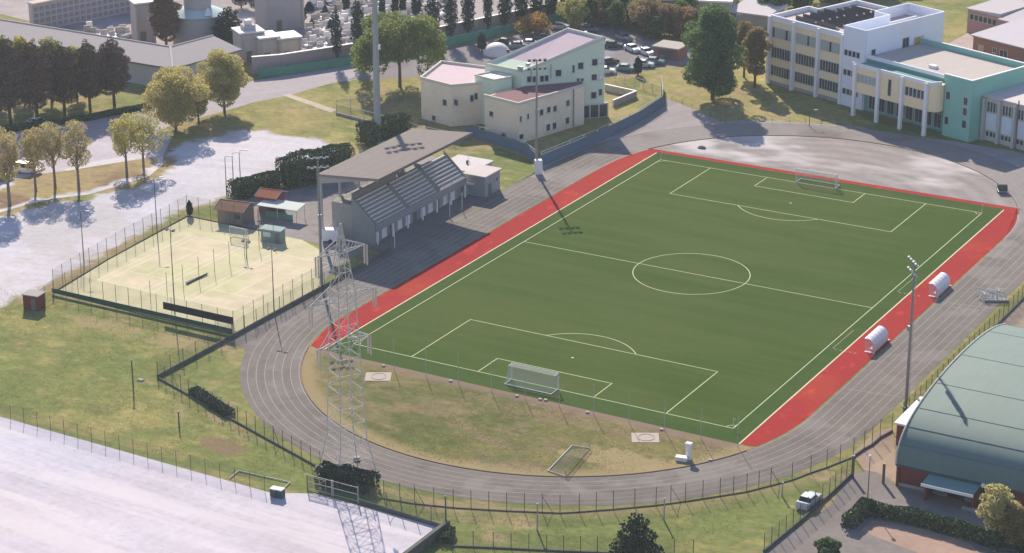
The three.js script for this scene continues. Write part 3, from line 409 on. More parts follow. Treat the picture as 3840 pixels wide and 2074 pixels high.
// chain link: fine wire that covers a share of what is behind it
const link = (r, g, b, cover) => new THREE.MeshStandardMaterial({ color: new THREE.Color().setRGB(r, g, b), transparent: true, opacity: cover, roughness: 0.9, side: THREE.DoubleSide, depthWrite: false });
const wire = link(0.10, 0.11, 0.09, 0.16), wireGreen = link(0.03, 0.10, 0.065, 0.28), wireDense = link(0.05, 0.075, 0.055, 0.26), netMat = link(0.6, 0.6, 0.58, 0.25);
const postGeo = {};
function fence(label, path, o = {}) {
  const { h = 2.5, every = 2.4, r = 0.045, mesh = wire, kerb = 0, kerbMat = MT.darkwall, kerbW = 0.25, posts = MT.post, brace = 0, name = 'fence', category = 'fence', group, meshY = 0 } = o;
  const t = thing(name, label, category, [path[0][0], 0, path[0][1]], 0, group), ox = path[0][0], oz = path[0][1];
  const pg = postGeo[h + '/' + r] ||= clean(bar([0, 0, 0], [0, h, 0], r, r, 6));
  let first = true, count = 0;
  for (let i = 0; i + 1 < path.length; i++) {
    const [ax, az] = path[i], [qx, qz] = path[i + 1], L = Math.hypot(qx - ax, qz - az), n = Math.max(1, Math.round(L / every)), ang = -Math.atan2(qz - az, qx - ax);
    for (let k = first ? 0 : 1; k <= n; k++) { const m = part('post', pg, posts, t); m.position.set(ax + (qx - ax) * k / n - ox, 0, az + (qz - az) * k / n - oz); if (brace && count++ % brace === 2) part('brace', bar([m.position.x, h * 0.85, m.position.z], [m.position.x + (qx - ax) / L * 1.3, 0.1, m.position.z + (qz - az) / L * 1.3], r * 0.8), posts, t); }
    first = false;
    if (mesh) part('wire_mesh', new THREE.PlaneGeometry(L, h - 0.1 - meshY).rotateY(ang).translate((ax + qx) / 2 - ox, (h + meshY) / 2, (az + qz) / 2 - oz), mesh, t);
    if (o.rail) part('top_rail', bar([ax - ox, h, az - oz], [qx - ox, h, qz - oz], 0.035), posts, t);
    if (kerb) part('base_wall', uvm(bx(L + kerbW, kerb, kerbW, (ax + qx) / 2 - ox, kerb / 2, (az + qz) / 2 - oz, ang)), kerbMat, t);
  }
  return t;
}
// ------------------------------------------------------------------ fences round the sports ground
fence('chain link fence on a low dark wall between track and tennis court', [[-46.5, 14.6], [-46.5, 33.4], [-46.6, 57], [-46.8, 74.3]], { h: 2.6, every: 3.0, kerb: 0.6, kerbW: 0.2 });
fence('chain link fence on a low dark wall round the grass field corner', [[-46.8, 74.3], [-28, 81.2], [-10.5, 87.5]], { h: 2.6, every: 2.0, kerb: 0.28, kerbW: 0.15, brace: 6 });
fence('curved chain link fence on a dark kerb outside the track bend', P([1440, 1872], [1500, 1882], [1555, 1891], [1700, 1906], [1900, 1918], [2100, 1926], [2172, 1922], [2300, 1912], [2460, 1897], [2570, 1882], [2700, 1862], [2800, 1846], [2890, 1823], [2970, 1802], [3040, 1775], [3100, 1755], [3150, 1735], [3200, 1716]), { h: 2.6, every: 2.35, kerb: 0.15, kerbW: 0.15, brace: 7 });
fence('wire fence on a dark wall between the track and the sports hall', P([3200, 1716], [3240, 1688], [3270, 1672], [3300, 1645], [3345, 1620]), { h: 2.8, every: 1.9, kerb: 0.3, kerbW: 0.18 });
fence('wire fence in dry grass along the bench side straight', [[48.4, 36], [48.6, 8], [48.6, -12], [48.4, -40]], { h: 2.4, every: 2.2, mesh: wireDense, kerb: 0.3 });
fence('wire fence on a dark kerb between the grass slope and the driveway', P([2865, 2072], [3000, 1960], [3110, 1862], [3195, 1782]), { h: 2.6, every: 1.9, kerb: 0.4, kerbW: 0.2 });
fence('low wire fence along the foot of the grass slope', P([1700, 2050], [1850, 2056], [2050, 2066], [2240, 2074], [2600, 2085]), { h: 2.2, every: 2.3, kerb: 0.2 });
fence('thin wire fence between the grass field and the loading lot', [[-150, 94.9], [-60, 94.9], [-13, 96.1]], { h: 2.2, every: 2.3, r: 0.035 });
fence('wire fence on a dark wall behind the loading lot corner', [[-1.2, 93.1], [12.2, 94.0]], { h: 2.6, every: 2.2, kerb: 0.55, kerbW: 0.2, brace: 5 });
solo('retaining_wall', uvm(bx(0.5, 1.4, 14, 12.5, 0.7, 101)), MT.darkwall, 'dark retaining wall at the end of the pale loading lot', 'wall');
fence('thin ball-stop fence behind the goal on the infield side of the pitch', [[-20, 55.1], [33, 55.3]], { h: 4.4, every: 5.2, r: 0.04, mesh: null, posts: MT.galv });
fence('low rail fence of wire along the dusty yard before the school lawn', P([2480, 370], [2560, 395], [2700, 460], [2960, 462], [3200, 478], [3400, 520]), { h: 1.3, every: 3.2, r: 0.03, mesh: null });
// gate by the pylon
{ const t = thing('gate', 'pale tubular double gate at the foot of the pylon', 'gate', [-8.6, 0, 93.2]);
  for (const s of [0, 1]) { const x0 = s * 3.9, g = []; for (const x of [x0, x0 + 3.7]) part('gate_post', bar([x, 0, 0], [x, 2.2, 0], 0.06), MT.galv, t); for (const y of [0.25, 1.15, 2.1]) part('rail', bar([x0, y, 0], [x0 + 3.7, y, 0], 0.04), MT.galv, t); part('wire_mesh', new THREE.PlaneGeometry(3.6, 1.8).translate(x0 + 1.85, 1.2, 0), wireDense, t); }
  const t2 = thing('gate', 'open rusty gate leaf at the field corner by the pylon', 'gate', [-13.2, 0, 94.2], 1.0);
  part('frame', [bar([0, 0.2, 0], [2.8, 0.2, 0], 0.05), bar([0, 1.9, 0], [2.8, 1.9, 0], 0.05), bar([0, 0, 0], [0, 2, 0], 0.06), bar([2.8, 0, 0], [2.8, 2, 0], 0.05), bar([0, 0.2, 0], [2.8, 1.9, 0], 0.035)], M(0.30, 0.24, 0.19, 0.8), t); part('wire_mesh', new THREE.PlaneGeometry(2.8, 1.7).translate(1.4, 1.05, 0), wire, t);
}
// ------------------------------------------------------------------ tennis court
{
  const c1 = [0.56, 0.495, 0.35], c2 = [0.49, 0.465, 0.28];
  const court = ground('tennis_court', [[-85.2, 16.9], [-62, 17.0], [-56.6, 19.6], [-48.0, 32.6], [-47.4, 34], [-47.3, 55.8], [-81.2, 55.2], [-83.4, 40]], 0.030, (x, z) => { const a = fbm(x * 0.08 + 5, z * 0.08, 4), b = fbm(x * 0.5, z * 0.5 + 5, 3); const inC = (Math.abs(x + 73.8) < 5.4 || Math.abs(x + 57) < 5.4) && Math.abs(z - 36) < 11.6; return mul(mix(inC ? mix(c1, [0.57, 0.47, 0.33], 0.5) : mix(c1, c2, 0.55), c2, 0.8 * sm(0.5, 0.68, a)), 0.86 + 0.28 * b); }, 768);
  const lm = wallMat([0.72, 0.69, 0.58], 0.15, 4);
  for (const cx of [-73.8, -57]) {
    const ln = (x0, z0, x1, z1) => part('court_line', uvm(band([[x0, z0], [x1, z1]], 0.09, 0.035)), lm, court);
    for (const s of [-5.4, -4.1, 4.1, 5.4]) ln(cx + s, 24.2, cx + s, 47.8); for (const z of [24.2, 47.8]) ln(cx - 5.4, z, cx + 5.4, z); for (const z of [29.6, 42.4]) ln(cx - 4.1, z, cx + 4.1, z); ln(cx, 29.6, cx, 42.4);
  }
  { const a = G(700, 1068), b2 = G(776, 1030), n = thing('rolled_net', 'dark rolled up net lying across the cream court', 'net', [a.x, 0.035, a.z]); part('roll', bar([0, 0.16, 0], [b2.x - a.x, 0.16, b2.z - a.z], 0.17, 0.14, 8), MT.dark, n); part('pole', bar([-0.3, 0.3, 0], [b2.x - a.x + 0.3, 0.3, b2.z - a.z], 0.05), MT.post, n); }
  const f = fence('high wire fence with thin posts round the tennis court', [[-47.2, 33.2], [-47.2, 55.9], [-64, 56.0], [-81.6, 55.3], [-83.6, 40], [-85.5, 16.7], [-66, 16.7]], { h: 3.8, every: 2.6, r: 0.04, mesh: link(0.13, 0.13, 0.09, 0.14), kerb: 0.15, kerbW: 0.15, kerbMat: MT.darkwall });
  part('windbreak', uvm(bx(12.8, 1.15, 0.04, (-65.8 - 53.0) / 2 + 47.2 + 6.0, 2.3, 56.15 - 33.2)), M(0.012, 0.02, 0.03, 0.9), f, 'long dark windbreak cloth');
  part('debris_screen', uvm(bx(34, 0.75, 0.03, -64.3 + 47.2, 0.62, 56.1 - 33.2)), M(0.03, 0.085, 0.06, 0.95), f, 'dark green cloth along the bottom of the wire');
  for (let i = 0; i < 9; i++) { const m = part('inner_post', postGeo['3.8/0.04'], MT.post, f); m.position.set(-65.5 + 47.2, 0, 20 + i * 4 - 33.2); }
  for (const [u, v, vt] of [[1028, 1172, 935], [656, 1180, 862], [925, 970, 905]]) {
    const g = G(u, v), H = HT(u, v, vt), l = thing('court_lamp', 'slim dark lamp post with two small heads inside the tennis court', 'lamp post', [g.x, 0, g.z], 0, 'lamp posts of the tennis court');
    part('pole', bar([0, 0, 0], [0, H, 0], 0.09, 0.05, 8), MT.post, l); part('cross_arm', bar([-0.55, H, 0], [0.55, H, 0], 0.035), MT.post, l);
    for (const s of [-1, 1]) part('lamp_head', new RoundedBoxGeometry(0.42, 0.22, 0.5, 2, 0.06).rotateX(0.4).translate(s * 0.6, H - 0.02, 0), MT.dark, l);
  }
  // small goal and shed near the field corner
  const b = G(130, 1155); const s = thing('shed', 'small dark brick hut with pale flat roof at the field edge', 'shed', [b.x, 0, b.z], 0.15);
  part('wall', uvm(bx(2.6, 2.3, 2.0, 0, 1.15, 0)), MT.brick, s); part('roof', bx(2.9, 0.14, 2.3, 0, 2.37, 0), MT.concrete, s); part('door', bx(0.8, 1.8, 0.05, 0.5, 0.9, 1.02), MT.door, s);
  fence('short gate frame of white tubes beside the brick hut', P([140, 1150], [200, 1105]), { h: 2.4, every: 2.2, mesh: wire, rail: 1, posts: MT.galv, name: 'tubular_gate', category: 'gate' });
}
// goals
function goal(name, label, x, z, turn, w = 7.32, h = 2.44, d = 2.0, mat = MT.white, r = 0.07) {
  const t = thing(name, label, 'goal', [x, 0.03, z], turn);
  for (const s of [-1, 1]) part('post', bar([s * w / 2, 0, 0], [s * w / 2, h, 0], r, r, 8), mat, t); part('crossbar', bar([-w / 2 - r, h, 0], [w / 2 + r, h, 0], r, r, 8), mat, t);
  part('base_frame', [bar([-w / 2, 0.06, 0], [-w / 2, 0.06, -d], r * 0.8), bar([w / 2, 0.06, 0], [w / 2, 0.06, -d], r * 0.8), bar([-w / 2, 0.06, -d], [w / 2, 0.06, -d], r * 0.8)], mat, t);
  part('stay', [-1, 1].map(s => bar([s * w / 2, h, 0], [s * w / 2, h * 0.96, -d * 0.45], r * 0.6)), mat, t);
  const q = (a, b, c, e) => { const g = new THREE.BufferGeometry(); g.setAttribute('position', new THREE.Float32BufferAttribute([...a, ...b, ...c, ...a, ...c, ...e], 3)); g.setAttribute('uv', new THREE.Float32BufferAttribute(new Float32Array(12), 2)); g.computeVertexNormals(); return g; };
  part('net', [q([-w / 2, h, 0], [w / 2, h, 0], [w / 2, h * 0.96, -d * 0.45], [-w / 2, h * 0.96, -d * 0.45]), q([-w / 2, h * 0.96, -d * 0.45], [w / 2, h * 0.96, -d * 0.45], [w / 2, 0.05, -d], [-w / 2, 0.05, -d]), ...[-1, 1].map(s => q([s * w / 2, h, 0], [s * w / 2, h * 0.96, -d * 0.45], [s * w / 2, 0.05, -d], [s * w / 2, 0.05, 0]))], netMat, t);
  return t;
}
goal('football_goal', 'white football goal with net before the grassy infield', 0, 50.3, Math.PI);
goal('football_goal', 'white football goal with net before the pale gravel infield', 0, -50.3, 0);
function tippedGoal(label, pts, netted) {
  const q = pts.map(p => G(...p)), o = q[0], t = thing('tipped_goal', label, 'goal', [o.x, 0.03, o.z]), l = (p, y) => [p.x - o.x, y, p.z - o.z], m = wallMat([0.60, 0.57, 0.52], 0.2, 1);
  part('crossbar', bar(l(q[0], 0.09), l(q[1], 0.09), 0.075, 0.075, 8), m, t); part('post', bar(l(q[1], 0.09), l(q[2], 0.09), 0.07, 0.07, 8), m, t); part('post', bar(l(q[0], 0.09), l(q[3], 0.09), 0.07, 0.07, 8), m, t);
  if (netted) { const up = y => p => [p.x - o.x, y, p.z - o.z]; part('stay', [bar(l(q[2], 0.09), l(q[3], 0.09), 0.04), bar(l(q[2], 0.09), l(q[2], 0.8), 0.04), bar(l(q[3], 0.09), l(q[3], 0.8), 0.04), bar(l(q[2], 0.8), l(q[3], 0.8), 0.035)], MT.post, t); const a = l(q[0], 0.1), b = l(q[1], 0.1), c = l(q[2], 0.75), d = l(q[3], 0.75), g = new THREE.BufferGeometry(); g.setAttribute('position', new THREE.Float32BufferAttribute([...a, ...b, ...c, ...a, ...c, ...d], 3)); g.setAttribute('uv', new THREE.Float32BufferAttribute(new Float32Array(12), 2)); g.computeVertexNormals(); part('net', g, wireDense, t); }
}
tippedGoal('small white goal frame tipped over with its net on the dry infield grass', [[2055, 1768], [2145, 1674], [2212, 1684], [2122, 1790]], true);
tippedGoal('white goal frame lying flat on the edge of the grass field beside the bins', [[895, 1768], [1087, 1812], [1058, 1842], [862, 1796]], false);
{ const g = G(915, 1010 + 235); goal('training_goal', 'thin dark small goal frame standing by the court fence', g.x - 2.5, g.z + 1.6, 0, 3.0, 2.0, 1.0, MT.post, 0.035); }
{ const g = G(880, 838 ); goal('court_goal', 'white framed small goal with dark net beside the tiled cabin', -71, 22.2, 0, 3.2, 2.1, 0.9, MT.frame, 0.06); }
// corner flags
for (const [x, z] of [[-30.04, 50.24], [30.04, 50.24], [30.04, -50.24], [-30.04, -50.24]]) { const f = thing('corner_flag', 'yellow corner flag on a thin pole at the corner of the pitch', 'corner flag', [x, 0.03, z], 0, 'corner flags of the pitch'); part('pole', bar([0, 0, 0], [0, 1.5, 0], 0.03), MT.white, f); part('flag', bx(0.36, 0.3, 0.015, 0.19, 1.34, 0), M(0.62, 0.55, 0.12, 0.8), f); }
// dugouts: a curved white shell open towards the pitch, bench inside
function dugout(label, u, v) {
  const g0 = G(u, v), t = thing('dugout', label, 'dugout', [g0.x, 0.03, g0.z], 0), L = 5.6, N = 14, RR = 1.15, prof = [[0.85, 0.1], [0.85, 0.75], ...Array.from({ length: N + 1 }, (_, i) => { const a = i / N * Math.PI * 0.60; return [0.85 - RR + RR * Math.cos(a), 0.85 + RR * Math.sin(a)]; })];
  const sheetOf = (z0, z1) => { const pos = []; for (let i = 0; i + 1 < prof.length; i++) { const [xa, ya] = prof[i], [xb, yb] = prof[i + 1]; pos.push(xa, ya, z0, xb, yb, z0, xb, yb, z1, xa, ya, z0, xb, yb, z1, xa, ya, z1); } const g = new THREE.BufferGeometry(); g.setAttribute('position', new THREE.Float32BufferAttribute(pos, 3)); g.setAttribute('uv', new THREE.Float32BufferAttribute(new Float32Array(pos.length / 3 * 2), 2)); g.computeVertexNormals(); return g; };
  const shell = new THREE.MeshStandardMaterial({ color: new THREE.Color().setRGB(0.74, 0.69, 0.73), roughness: 0.5, side: THREE.DoubleSide });
  for (let k = 0; k < 5; k++) part('shell_panel', sheetOf(-L / 2 + k * L / 5 + 0.02, -L / 2 + (k + 1) * L / 5 - 0.02), shell, t);
  for (let k = 0; k <= 5; k++) part('rib', mergeGeometries(prof.slice(1).map((p, i) => clean(bar([prof[i][0], prof[i][1], -L / 2 + k * L / 5], [p[0], p[1], -L / 2 + k * L / 5], 0.03, 0.03, 5)))), MT.frame, t);
  for (const s of [-1, 1]) { const sg = new THREE.Shape(); prof.forEach(([a, b], i) => i ? sg.lineTo(a, b) : sg.moveTo(a, b)); sg.lineTo(-0.35, 0.1); part('side_panel', new THREE.ShapeGeometry(sg).translate(0, 0, s * L / 2), new THREE.MeshPhysicalMaterial({ color: 0xdfe3e6, roughness: 0.15, transmission: 0.7, thickness: 0, side: THREE.DoubleSide }), t); }
  part('bench', [bx(0.4, 0.06, L - 0.3, 0.35, 0.45, 0), bx(0.05, 0.35, L - 0.3, 0.58, 0.75, 0)], MT.steel, t); part('base_rail', bx(0.1, 0.1, L, 0.85, 0.05, 0), MT.frame, t); for (const s of [-1, 1]) { part('leg', bx(0.08, 0.44, 0.08, 0.35, 0.22, s * 2.4), MT.steel, t); part('foot_plate', bx(1.5, 0.06, 0.3, 0.3, 0.03, s * (L / 2 + 0.1)), MT.white, t); }
}
dugout('white curved dugout nearer the sports hall, between lamp mast and red track edge', 3282, 1296);
dugout('white curved dugout beyond the lamp mast, nearer the heap of hurdles', 3518, 1090);
// floodlight masts
function mast(label, u, v, vt, kind, rad = 0.22) {
  const g = G(u, v), H = HT(u, v, vt), t = thing('floodlight_mast', label, 'floodlight', [g.x, 0, g.z], kind === 'r' ? -0.9 : 0.7);
  part('pole', bar([0, 0, 0], [0, H, 0], rad, rad * 0.5, 10), wallMat([0.24, 0.235, 0.22], 0.15, 1, 0.6), t);
  part('footing', bx(0.9, 0.3, 0.9, 0, 0.15, 0), MT.concrete, t);
  for (const y of [H - 0.2, H - 1.7]) { part('cross_arm', bar([-1.6, y, 0], [1.6, y, 0], 0.07), MT.steel, t); for (const x of [-1.4, -0.5, 0.5, 1.4]) { const l = part('lamp_head', new RoundedBoxGeometry(0.55, 0.5, 0.32, 2, 0.08).rotateX(0.6), MT.galv, t); l.position.set(x, y + 0.12, 0.28); part('lens', bx(0.44, 0.4, 0.02, 0, -0.1, 0.17, 0, 0.6), MT.glass, l); } }
  part('ladder', [bar([-0.2, 1, -0.3], [-0.2, H - 2, -0.25], 0.025), bar([0.2, 1, -0.3], [0.2, H - 2, -0.25], 0.025), ...Array.from({ length: 24 }, (_, i) => bar([-0.2, 1 + i * (H - 3) / 24, -0.29], [0.2, 1 + i * (H - 3) / 24, -0.29], 0.02))], MT.steel, t);
  part('junction_box', bx(0.5, 0.7, 0.3, 0, H * 0.55, 0.25), MT.steel, t); return t;
}
mast('tall floodlight mast beside the near end of the grandstand', 1207, 1076, 590, 'l');
{ const t = mast('tall floodlight mast with white cabinet at its foot by the blue wall', 2012, 648, 222, 'l'); part('cabinet', new RoundedBoxGeometry(1.3, 2.6, 1.1, 2, 0.06).translate(0.2, 1.3, 0.6), MT.white, t); }
mast('tall floodlight mast in the dry grass beside the sports hall', 3396, 1532, 978, 'r');
{ // heavy telecom mast behind the stand
  const t = thing('telecom_mast', 'thick grey steel mast rising behind the grandstand', 'mast', [-80.2, 0, -34], 0.7), H = 38;
  part('pole', bar([0, 0, 0], [0, H, 0], 0.68, 0.40, 16), wallMat([0.30, 0.32, 0.32], 0.08, 2, 0.6), t); part('footing', bx(2.4, 0.4, 2.4, 0, 0.2, 0), MT.concrete, t);
  for (const y of [H - 0.4, H - 2.4]) { part('platform', new THREE.CylinderGeometry(1.1, 1.1, 0.12, 14).translate(0, y, 0), MT.steel, t); part('cross_arm', bar([-3.2, y, 0], [3.2, y, 0], 0.12), MT.steel, t); for (const x of [-2.8, -1.6, 1.6, 2.8]) part('lamp_head', new RoundedBoxGeometry(0.8, 0.7, 0.5, 2, 0.1).rotateX(0.6).translate(x, y + 0.2, 0.5), MT.galv, t); }
  part('antenna', new RoundedBoxGeometry(0.5, 0.9, 0.35, 2, 0.08).translate(0.55, 18.3, 0.6), MT.white, t);
  part('door', bx(0.7, 1.8, 0.08, 0, 1.3, 0.66), MT.steel, t);
}
function lampPost(label, u, v, vt, group) { const g = G(u, v), H = HT(u, v, vt), t = thing('lamp_post', label, 'lamp post', [g.x, 0, g.z], 0.6, group); part('pole', bar([0, 0, 0], [0, H, 0], 0.09, 0.05, 8), MT.post, t); part('arm', bar([0, H, 0], [0.9, H + 0.12, 0], 0.035), MT.post, t); part('lamp_head', new RoundedBoxGeometry(0.7, 0.14, 0.28, 2, 0.05).translate(1.15, H + 0.12, 0), MT.galv, t); }
[[315, 985, 795], [590, 882, 668]].forEach(a => lampPost('thin grey lamp post on the gravel lot behind the tennis court fence', ...a, 'lamp posts of the gravel lot'));
[[850, 735, 588], [876, 705, 575], [902, 690, 566]].forEach(a => lampPost('slender dark pole in the trio beside the low yard hedge', ...a, 'three poles by the yard hedge'));
lampPost('dark lamp post beside the school lawn', 3035, 472, 415); lampPost('thin pole in the tree shade on the school lawn', 2722, 462, 405);
{ const g = G(3253, 1888), H = HT(3253, 1888, 1718), t = thing('globe_lamp', 'slim globe lamp where the driveway meets the clipped hedge', 'lamp post', [g.x, 0, g.z]); part('pole', bar([0, 0, 0], [0, H, 0], 0.08, 0.05, 8), MT.post, t); part('globe', new THREE.SphereGeometry(0.24, 14, 10).translate(0, H + 0.2, 0), MT.white, t); part('base', new THREE.CylinderGeometry(0.16, 0.2, 0.4, 10).translate(0, 0.2, 0), MT.post, t); }
for (const [u, v, vt, n] of [[3197, 1790, 1710, 'near the wire fence'], [3312, 1812, 1740, 'by the brick hall']]) { const g = G(u, v); const t = thing('gate_post', 'thick dark gate post at the top of the driveway ' + n, 'gate post', [g.x, 0, g.z]); part('shaft', bx(0.28, HT(u, v, vt), 0.28, 0, HT(u, v, vt) / 2, 0), MT.darkwall, t); part('cap', bx(0.36, 0.08, 0.36, 0, HT(u, v, vt) + 0.04, 0), MT.concrete, t); }
[[2015, 1990, 1890], [2490, 1952, 1870], [2933, 1862, 1810], [672, 1600, 1545], [500, 1460, 1352], [1672, 1990, 1862]].forEach(([u, v, vt], i) => { const g = G(u, v), H = HT(u, v, vt), t = thing('short_post', ['pale stub post standing alone on the grass slope below the bend', 'pale stub post standing alone on the grass slope below the bend', 'pale stub post standing alone on the grass slope below the bend', 'dark stake in the bare reddish patch of the grass field', 'dark stake beside a flat stone on the grass field', 'thin dark pole at the corner of the loading lot'][i], 'post', [g.x, 0, g.z], 0, i < 3 ? 'posts on the grass slope' : undefined); part('shaft', bar([0, 0, 0], [0, H, 0], 0.11, 0.08, 8), i < 3 ? MT.concrete : MT.post, t); part('cap', bx(0.26, 0.1, 0.26, 0, H + 0.02, 0), i < 3 ? MT.concrete : MT.post, t); });
// ------------------------------------------------------------------ lattice pylon
{
  const t = thing('pylon', 'tall grey lattice pylon with three pairs of arms and hanging insulators', 'pylon', [-6.9, 0, 86.6], 0.0), H = 33.5, gal = wallMat([0.46, 0.445, 0.43], 0.25, 0.6, 0.6);
  const half = y => y < 5.2 ? 2.75 - (2.75 - 1.85) * y / 5.2 : y < 25 ? 1.85 - (1.85 - 1.15) * (y - 5.2) / 19.8 : Math.max(0.06, 1.15 * (1 - (y - 25) / (H - 25 + 0.5)));
  const S = [[-1, -1], [1, -1], [1, 1], [-1, 1]], rot = 0.50, cR = Math.cos(rot), sR = Math.sin(rot), pt = (i, y) => { const a = half(y), x = S[i % 4][0] * a, z = S[i % 4][1] * a; return [x * cR - z * sR, y, x * sR + z * cR]; };
  const ys = [0, 2.6, 5.2, 7.4, 9.6, 11.8, 14, 16.2, 18.4, 20.6, 22.8, 25, 27.4, 29.8, 31.8, H];
  for (let i = 0; i < 4; i++) part('leg', mergeGeometries(ys.slice(1).map((y, k) => clean(bar(pt(i, ys[k]), pt(i, y), 0.068, 0.064, 5)))), gal, t);
  for (let i = 0; i < 4; i++) part('face_bracing', mergeGeometries(ys.slice(1).flatMap((y, k) => [clean(bar(pt(i, ys[k]), pt(i + 1, y), 0.03, 0.03, 4)), clean(bar(pt(i + 1, ys[k]), pt(i, y), 0.03, 0.03, 4)), clean(bar(pt(i, y), pt(i + 1, y), 0.03, 0.03, 4))])), gal, t);
  const insul = wallMat([0.52, 0.44, 0.40], 0.2, 0.3, 0.4), dirA = [0.34, -0.94];
  for (const [y, len] of [[29.8, 3.7], [23.8, 4.9], [17.7, 3.9]]) for (const s of [-1, 1]) {
    const ex = [dirA[0] * len * s, y + 0.15, dirA[1] * len * s], w = half(y) * 1.05, nx = -dirA[1], nz = dirA[0];
    const rootp = (k, yy) => [dirA[0] * w * s * 0.9 + nx * w * 0.8 * k, yy, dirA[1] * w * s * 0.9 + nz * w * 0.8 * k];
    const g = []; for (const k of [-1, 1]) { g.push(bar(rootp(k, y), ex, 0.08, 0.06, 5), bar(rootp(k, y + 1.5), ex, 0.07, 0.05, 5)); for (let m = 0; m < 6; m++) { const a = m / 6, b = (m + 1) / 6, A = rootp(k, y), B = rootp(k, y + 1.5), L = (p, q, f) => p.map((v, n) => v + (q[n] - v) * f); g.push(bar(L(A, ex, a), L(B, ex, b), 0.035, 0.035, 4), bar(L(rootp(-1, y), ex, a), L(rootp(1, y), ex, b), 0.035, 0.035, 4)); } }
    part('cross_arm', g, gal, t);
    for (const k of [-1, 1]) { const prof = [[0.03, 0]]; for (let m = 0; m < 13; m++) { prof.push([0.13, -0.05 - m * 0.2], [0.13, -0.12 - m * 0.2], [0.05, -0.2 - m * 0.2]); } prof.push([0.02, -2.75]); part('insulator', new THREE.LatheGeometry(prof.map(p => new THREE.Vector2(...p)), 8).translate(ex[0] + nx * 0.28 * k, ex[1], ex[2] + nz * 0.28 * k), insul, t); }
  }
  for (let i = 0; i < 4; i++) { const p = pt(i, 0); part('footing', new THREE.CylinderGeometry(0.42, 0.5, 0.5, 10).translate(p[0], 0.2, p[2]), MT.concrete, t); }
}
// ------------------------------------------------------------------ athletics bits and pieces
function slab(label, u, v) { const g = G(u, v), t = thing('throwing_circle', label, 'concrete pad', [g.x, 0.024, g.z], 0.5); part('pad', uvm(bx(3.6, 0.06, 3.0, 0, 0.03, 0)), wallMat([0.42, 0.36, 0.30], 0.15, 1.5), t); part('ring', new THREE.TorusGeometry(1.06, 0.05, 6, 28).rotateX(Math.PI / 2).translate(0.1, 0.07, 0), M(0.34, 0.27, 0.23, 0.8), t); part('circle', new THREE.CircleGeometry(1.02, 24).rotateX(-Math.PI / 2).translate(0.1, 0.066, 0), wallMat([0.42, 0.35, 0.32], 0.2, 1), t); }
slab('square concrete throwing circle on the infield beside the pylon', 1418, 1414); slab('square concrete throwing circle near the pitch corner by the white stand', 2420, 1643);
for (const [u, v] of [[1438, 1374], [1690, 1431], [1938, 1487], [2026, 1500], [2046, 1503], [2203, 1549], [2480, 1613], [2663, 1728]]) { const g = G(u, v), t = thing('valve_box', 'small pale concrete valve box in the dirt behind the goal line', 'valve box', [g.x, 0.024, g.z], 0.2, 'valve boxes behind the goal line'); part('body', bx(0.4, 0.16, 0.36, 0, 0.08, 0), MT.stone, t); part('lid', bx(0.43, 0.04, 0.39, 0, 0.18, 0), MT.stone, t); }
{ const g = G(2582, 1722), t = thing('judge_stand', 'white upright timing column beside a white box on the infield edge', 'timing column', [g.x, 0.024, g.z]); part('column', new THREE.CylinderGeometry(0.36, 0.40, 1.9, 16).translate(0, 0.95, 0), MT.white, t); part('hood', new RoundedBoxGeometry(0.95, 0.5, 0.85, 3, 0.15).translate(0, 2.05, 0), MT.white, t);
  const b = G(2556, 1727), c = thing('equipment_box', 'low white equipment box beside the white timing column', 'box', [b.x, 0.024, b.z], 0.2); part('body', new RoundedBoxGeometry(1.5, 0.5, 0.8, 2, 0.04).translate(0, 0.25, 0), MT.white, c); part('lid', bx(1.56, 0.06, 0.86, 0, 0.53, 0), MT.white, c); }
for (const [u, v, c] of [[1030, 1862, 0], [1052, 1866, 1]]) { const g = G(u, v), t = thing('waste_bin', 'dark wheeled bin with pale lid at the edge of the loading lot', 'waste bin', [g.x, 0, g.z], 0, 'pair of waste bins'); part('body', slopedPrism([[-0.42, -0.42], [0.42, -0.42], [0.42, 0.42], [-0.42, 0.42]], 0.08, [1.1, 1.1, 1.1, 1.1]), M(0.03, 0.07, 0.06, 0.6), t); part('lid', new RoundedBoxGeometry(0.92, 0.14, 0.92, 2, 0.05).translate(0, 1.17, 0), MT.white, t); for (const s of [-1, 1]) part('wheel', new THREE.CylinderGeometry(0.12, 0.12, 0.06, 12).rotateZ(Math.PI / 2).translate(s * 0.36, 0.12, -0.36), MT.rubber, t); }
{ // stack of jump frames by the bench side fence
  const g = G(3722, 1122), t = thing('hurdle_pile', 'heap of silver metal frames and hurdles left beside the track', 'hurdles', [g.x, 0, g.z], 0.5);
  for (let i = 0; i < 14; i++) { const a = R() * 6.3, x = (R() - 0.5) * 3.6, z = (R() - 0.5) * 2.6, y = 0.1 + R() * 0.5, ti = (R() - 0.5) * 0.9; const gg = mergeGeometries([bar([-0.6, 0, 0], [-0.6, 1.0, 0], 0.04), bar([0.6, 0, 0], [0.6, 1.0, 0], 0.04), bx(1.25, 0.14, 0.04, 0, 1.0, 0), bar([-0.6, 0, 0], [-0.6, 0, 0.7], 0.04), bar([0.6, 0, 0], [0.6, 0, 0.7], 0.04)].map(clean)); gg.rotateX(ti).rotateY(a).translate(x, y * 0.5 + 0.1, z); part('hurdle', gg, i % 3 ? MT.galv : MT.white, t); }
  part('mat', new RoundedBoxGeometry(3.6, 0.35, 1.6, 2, 0.1).translate(0.4, 0.175, 0.6), MT.grey, t); }
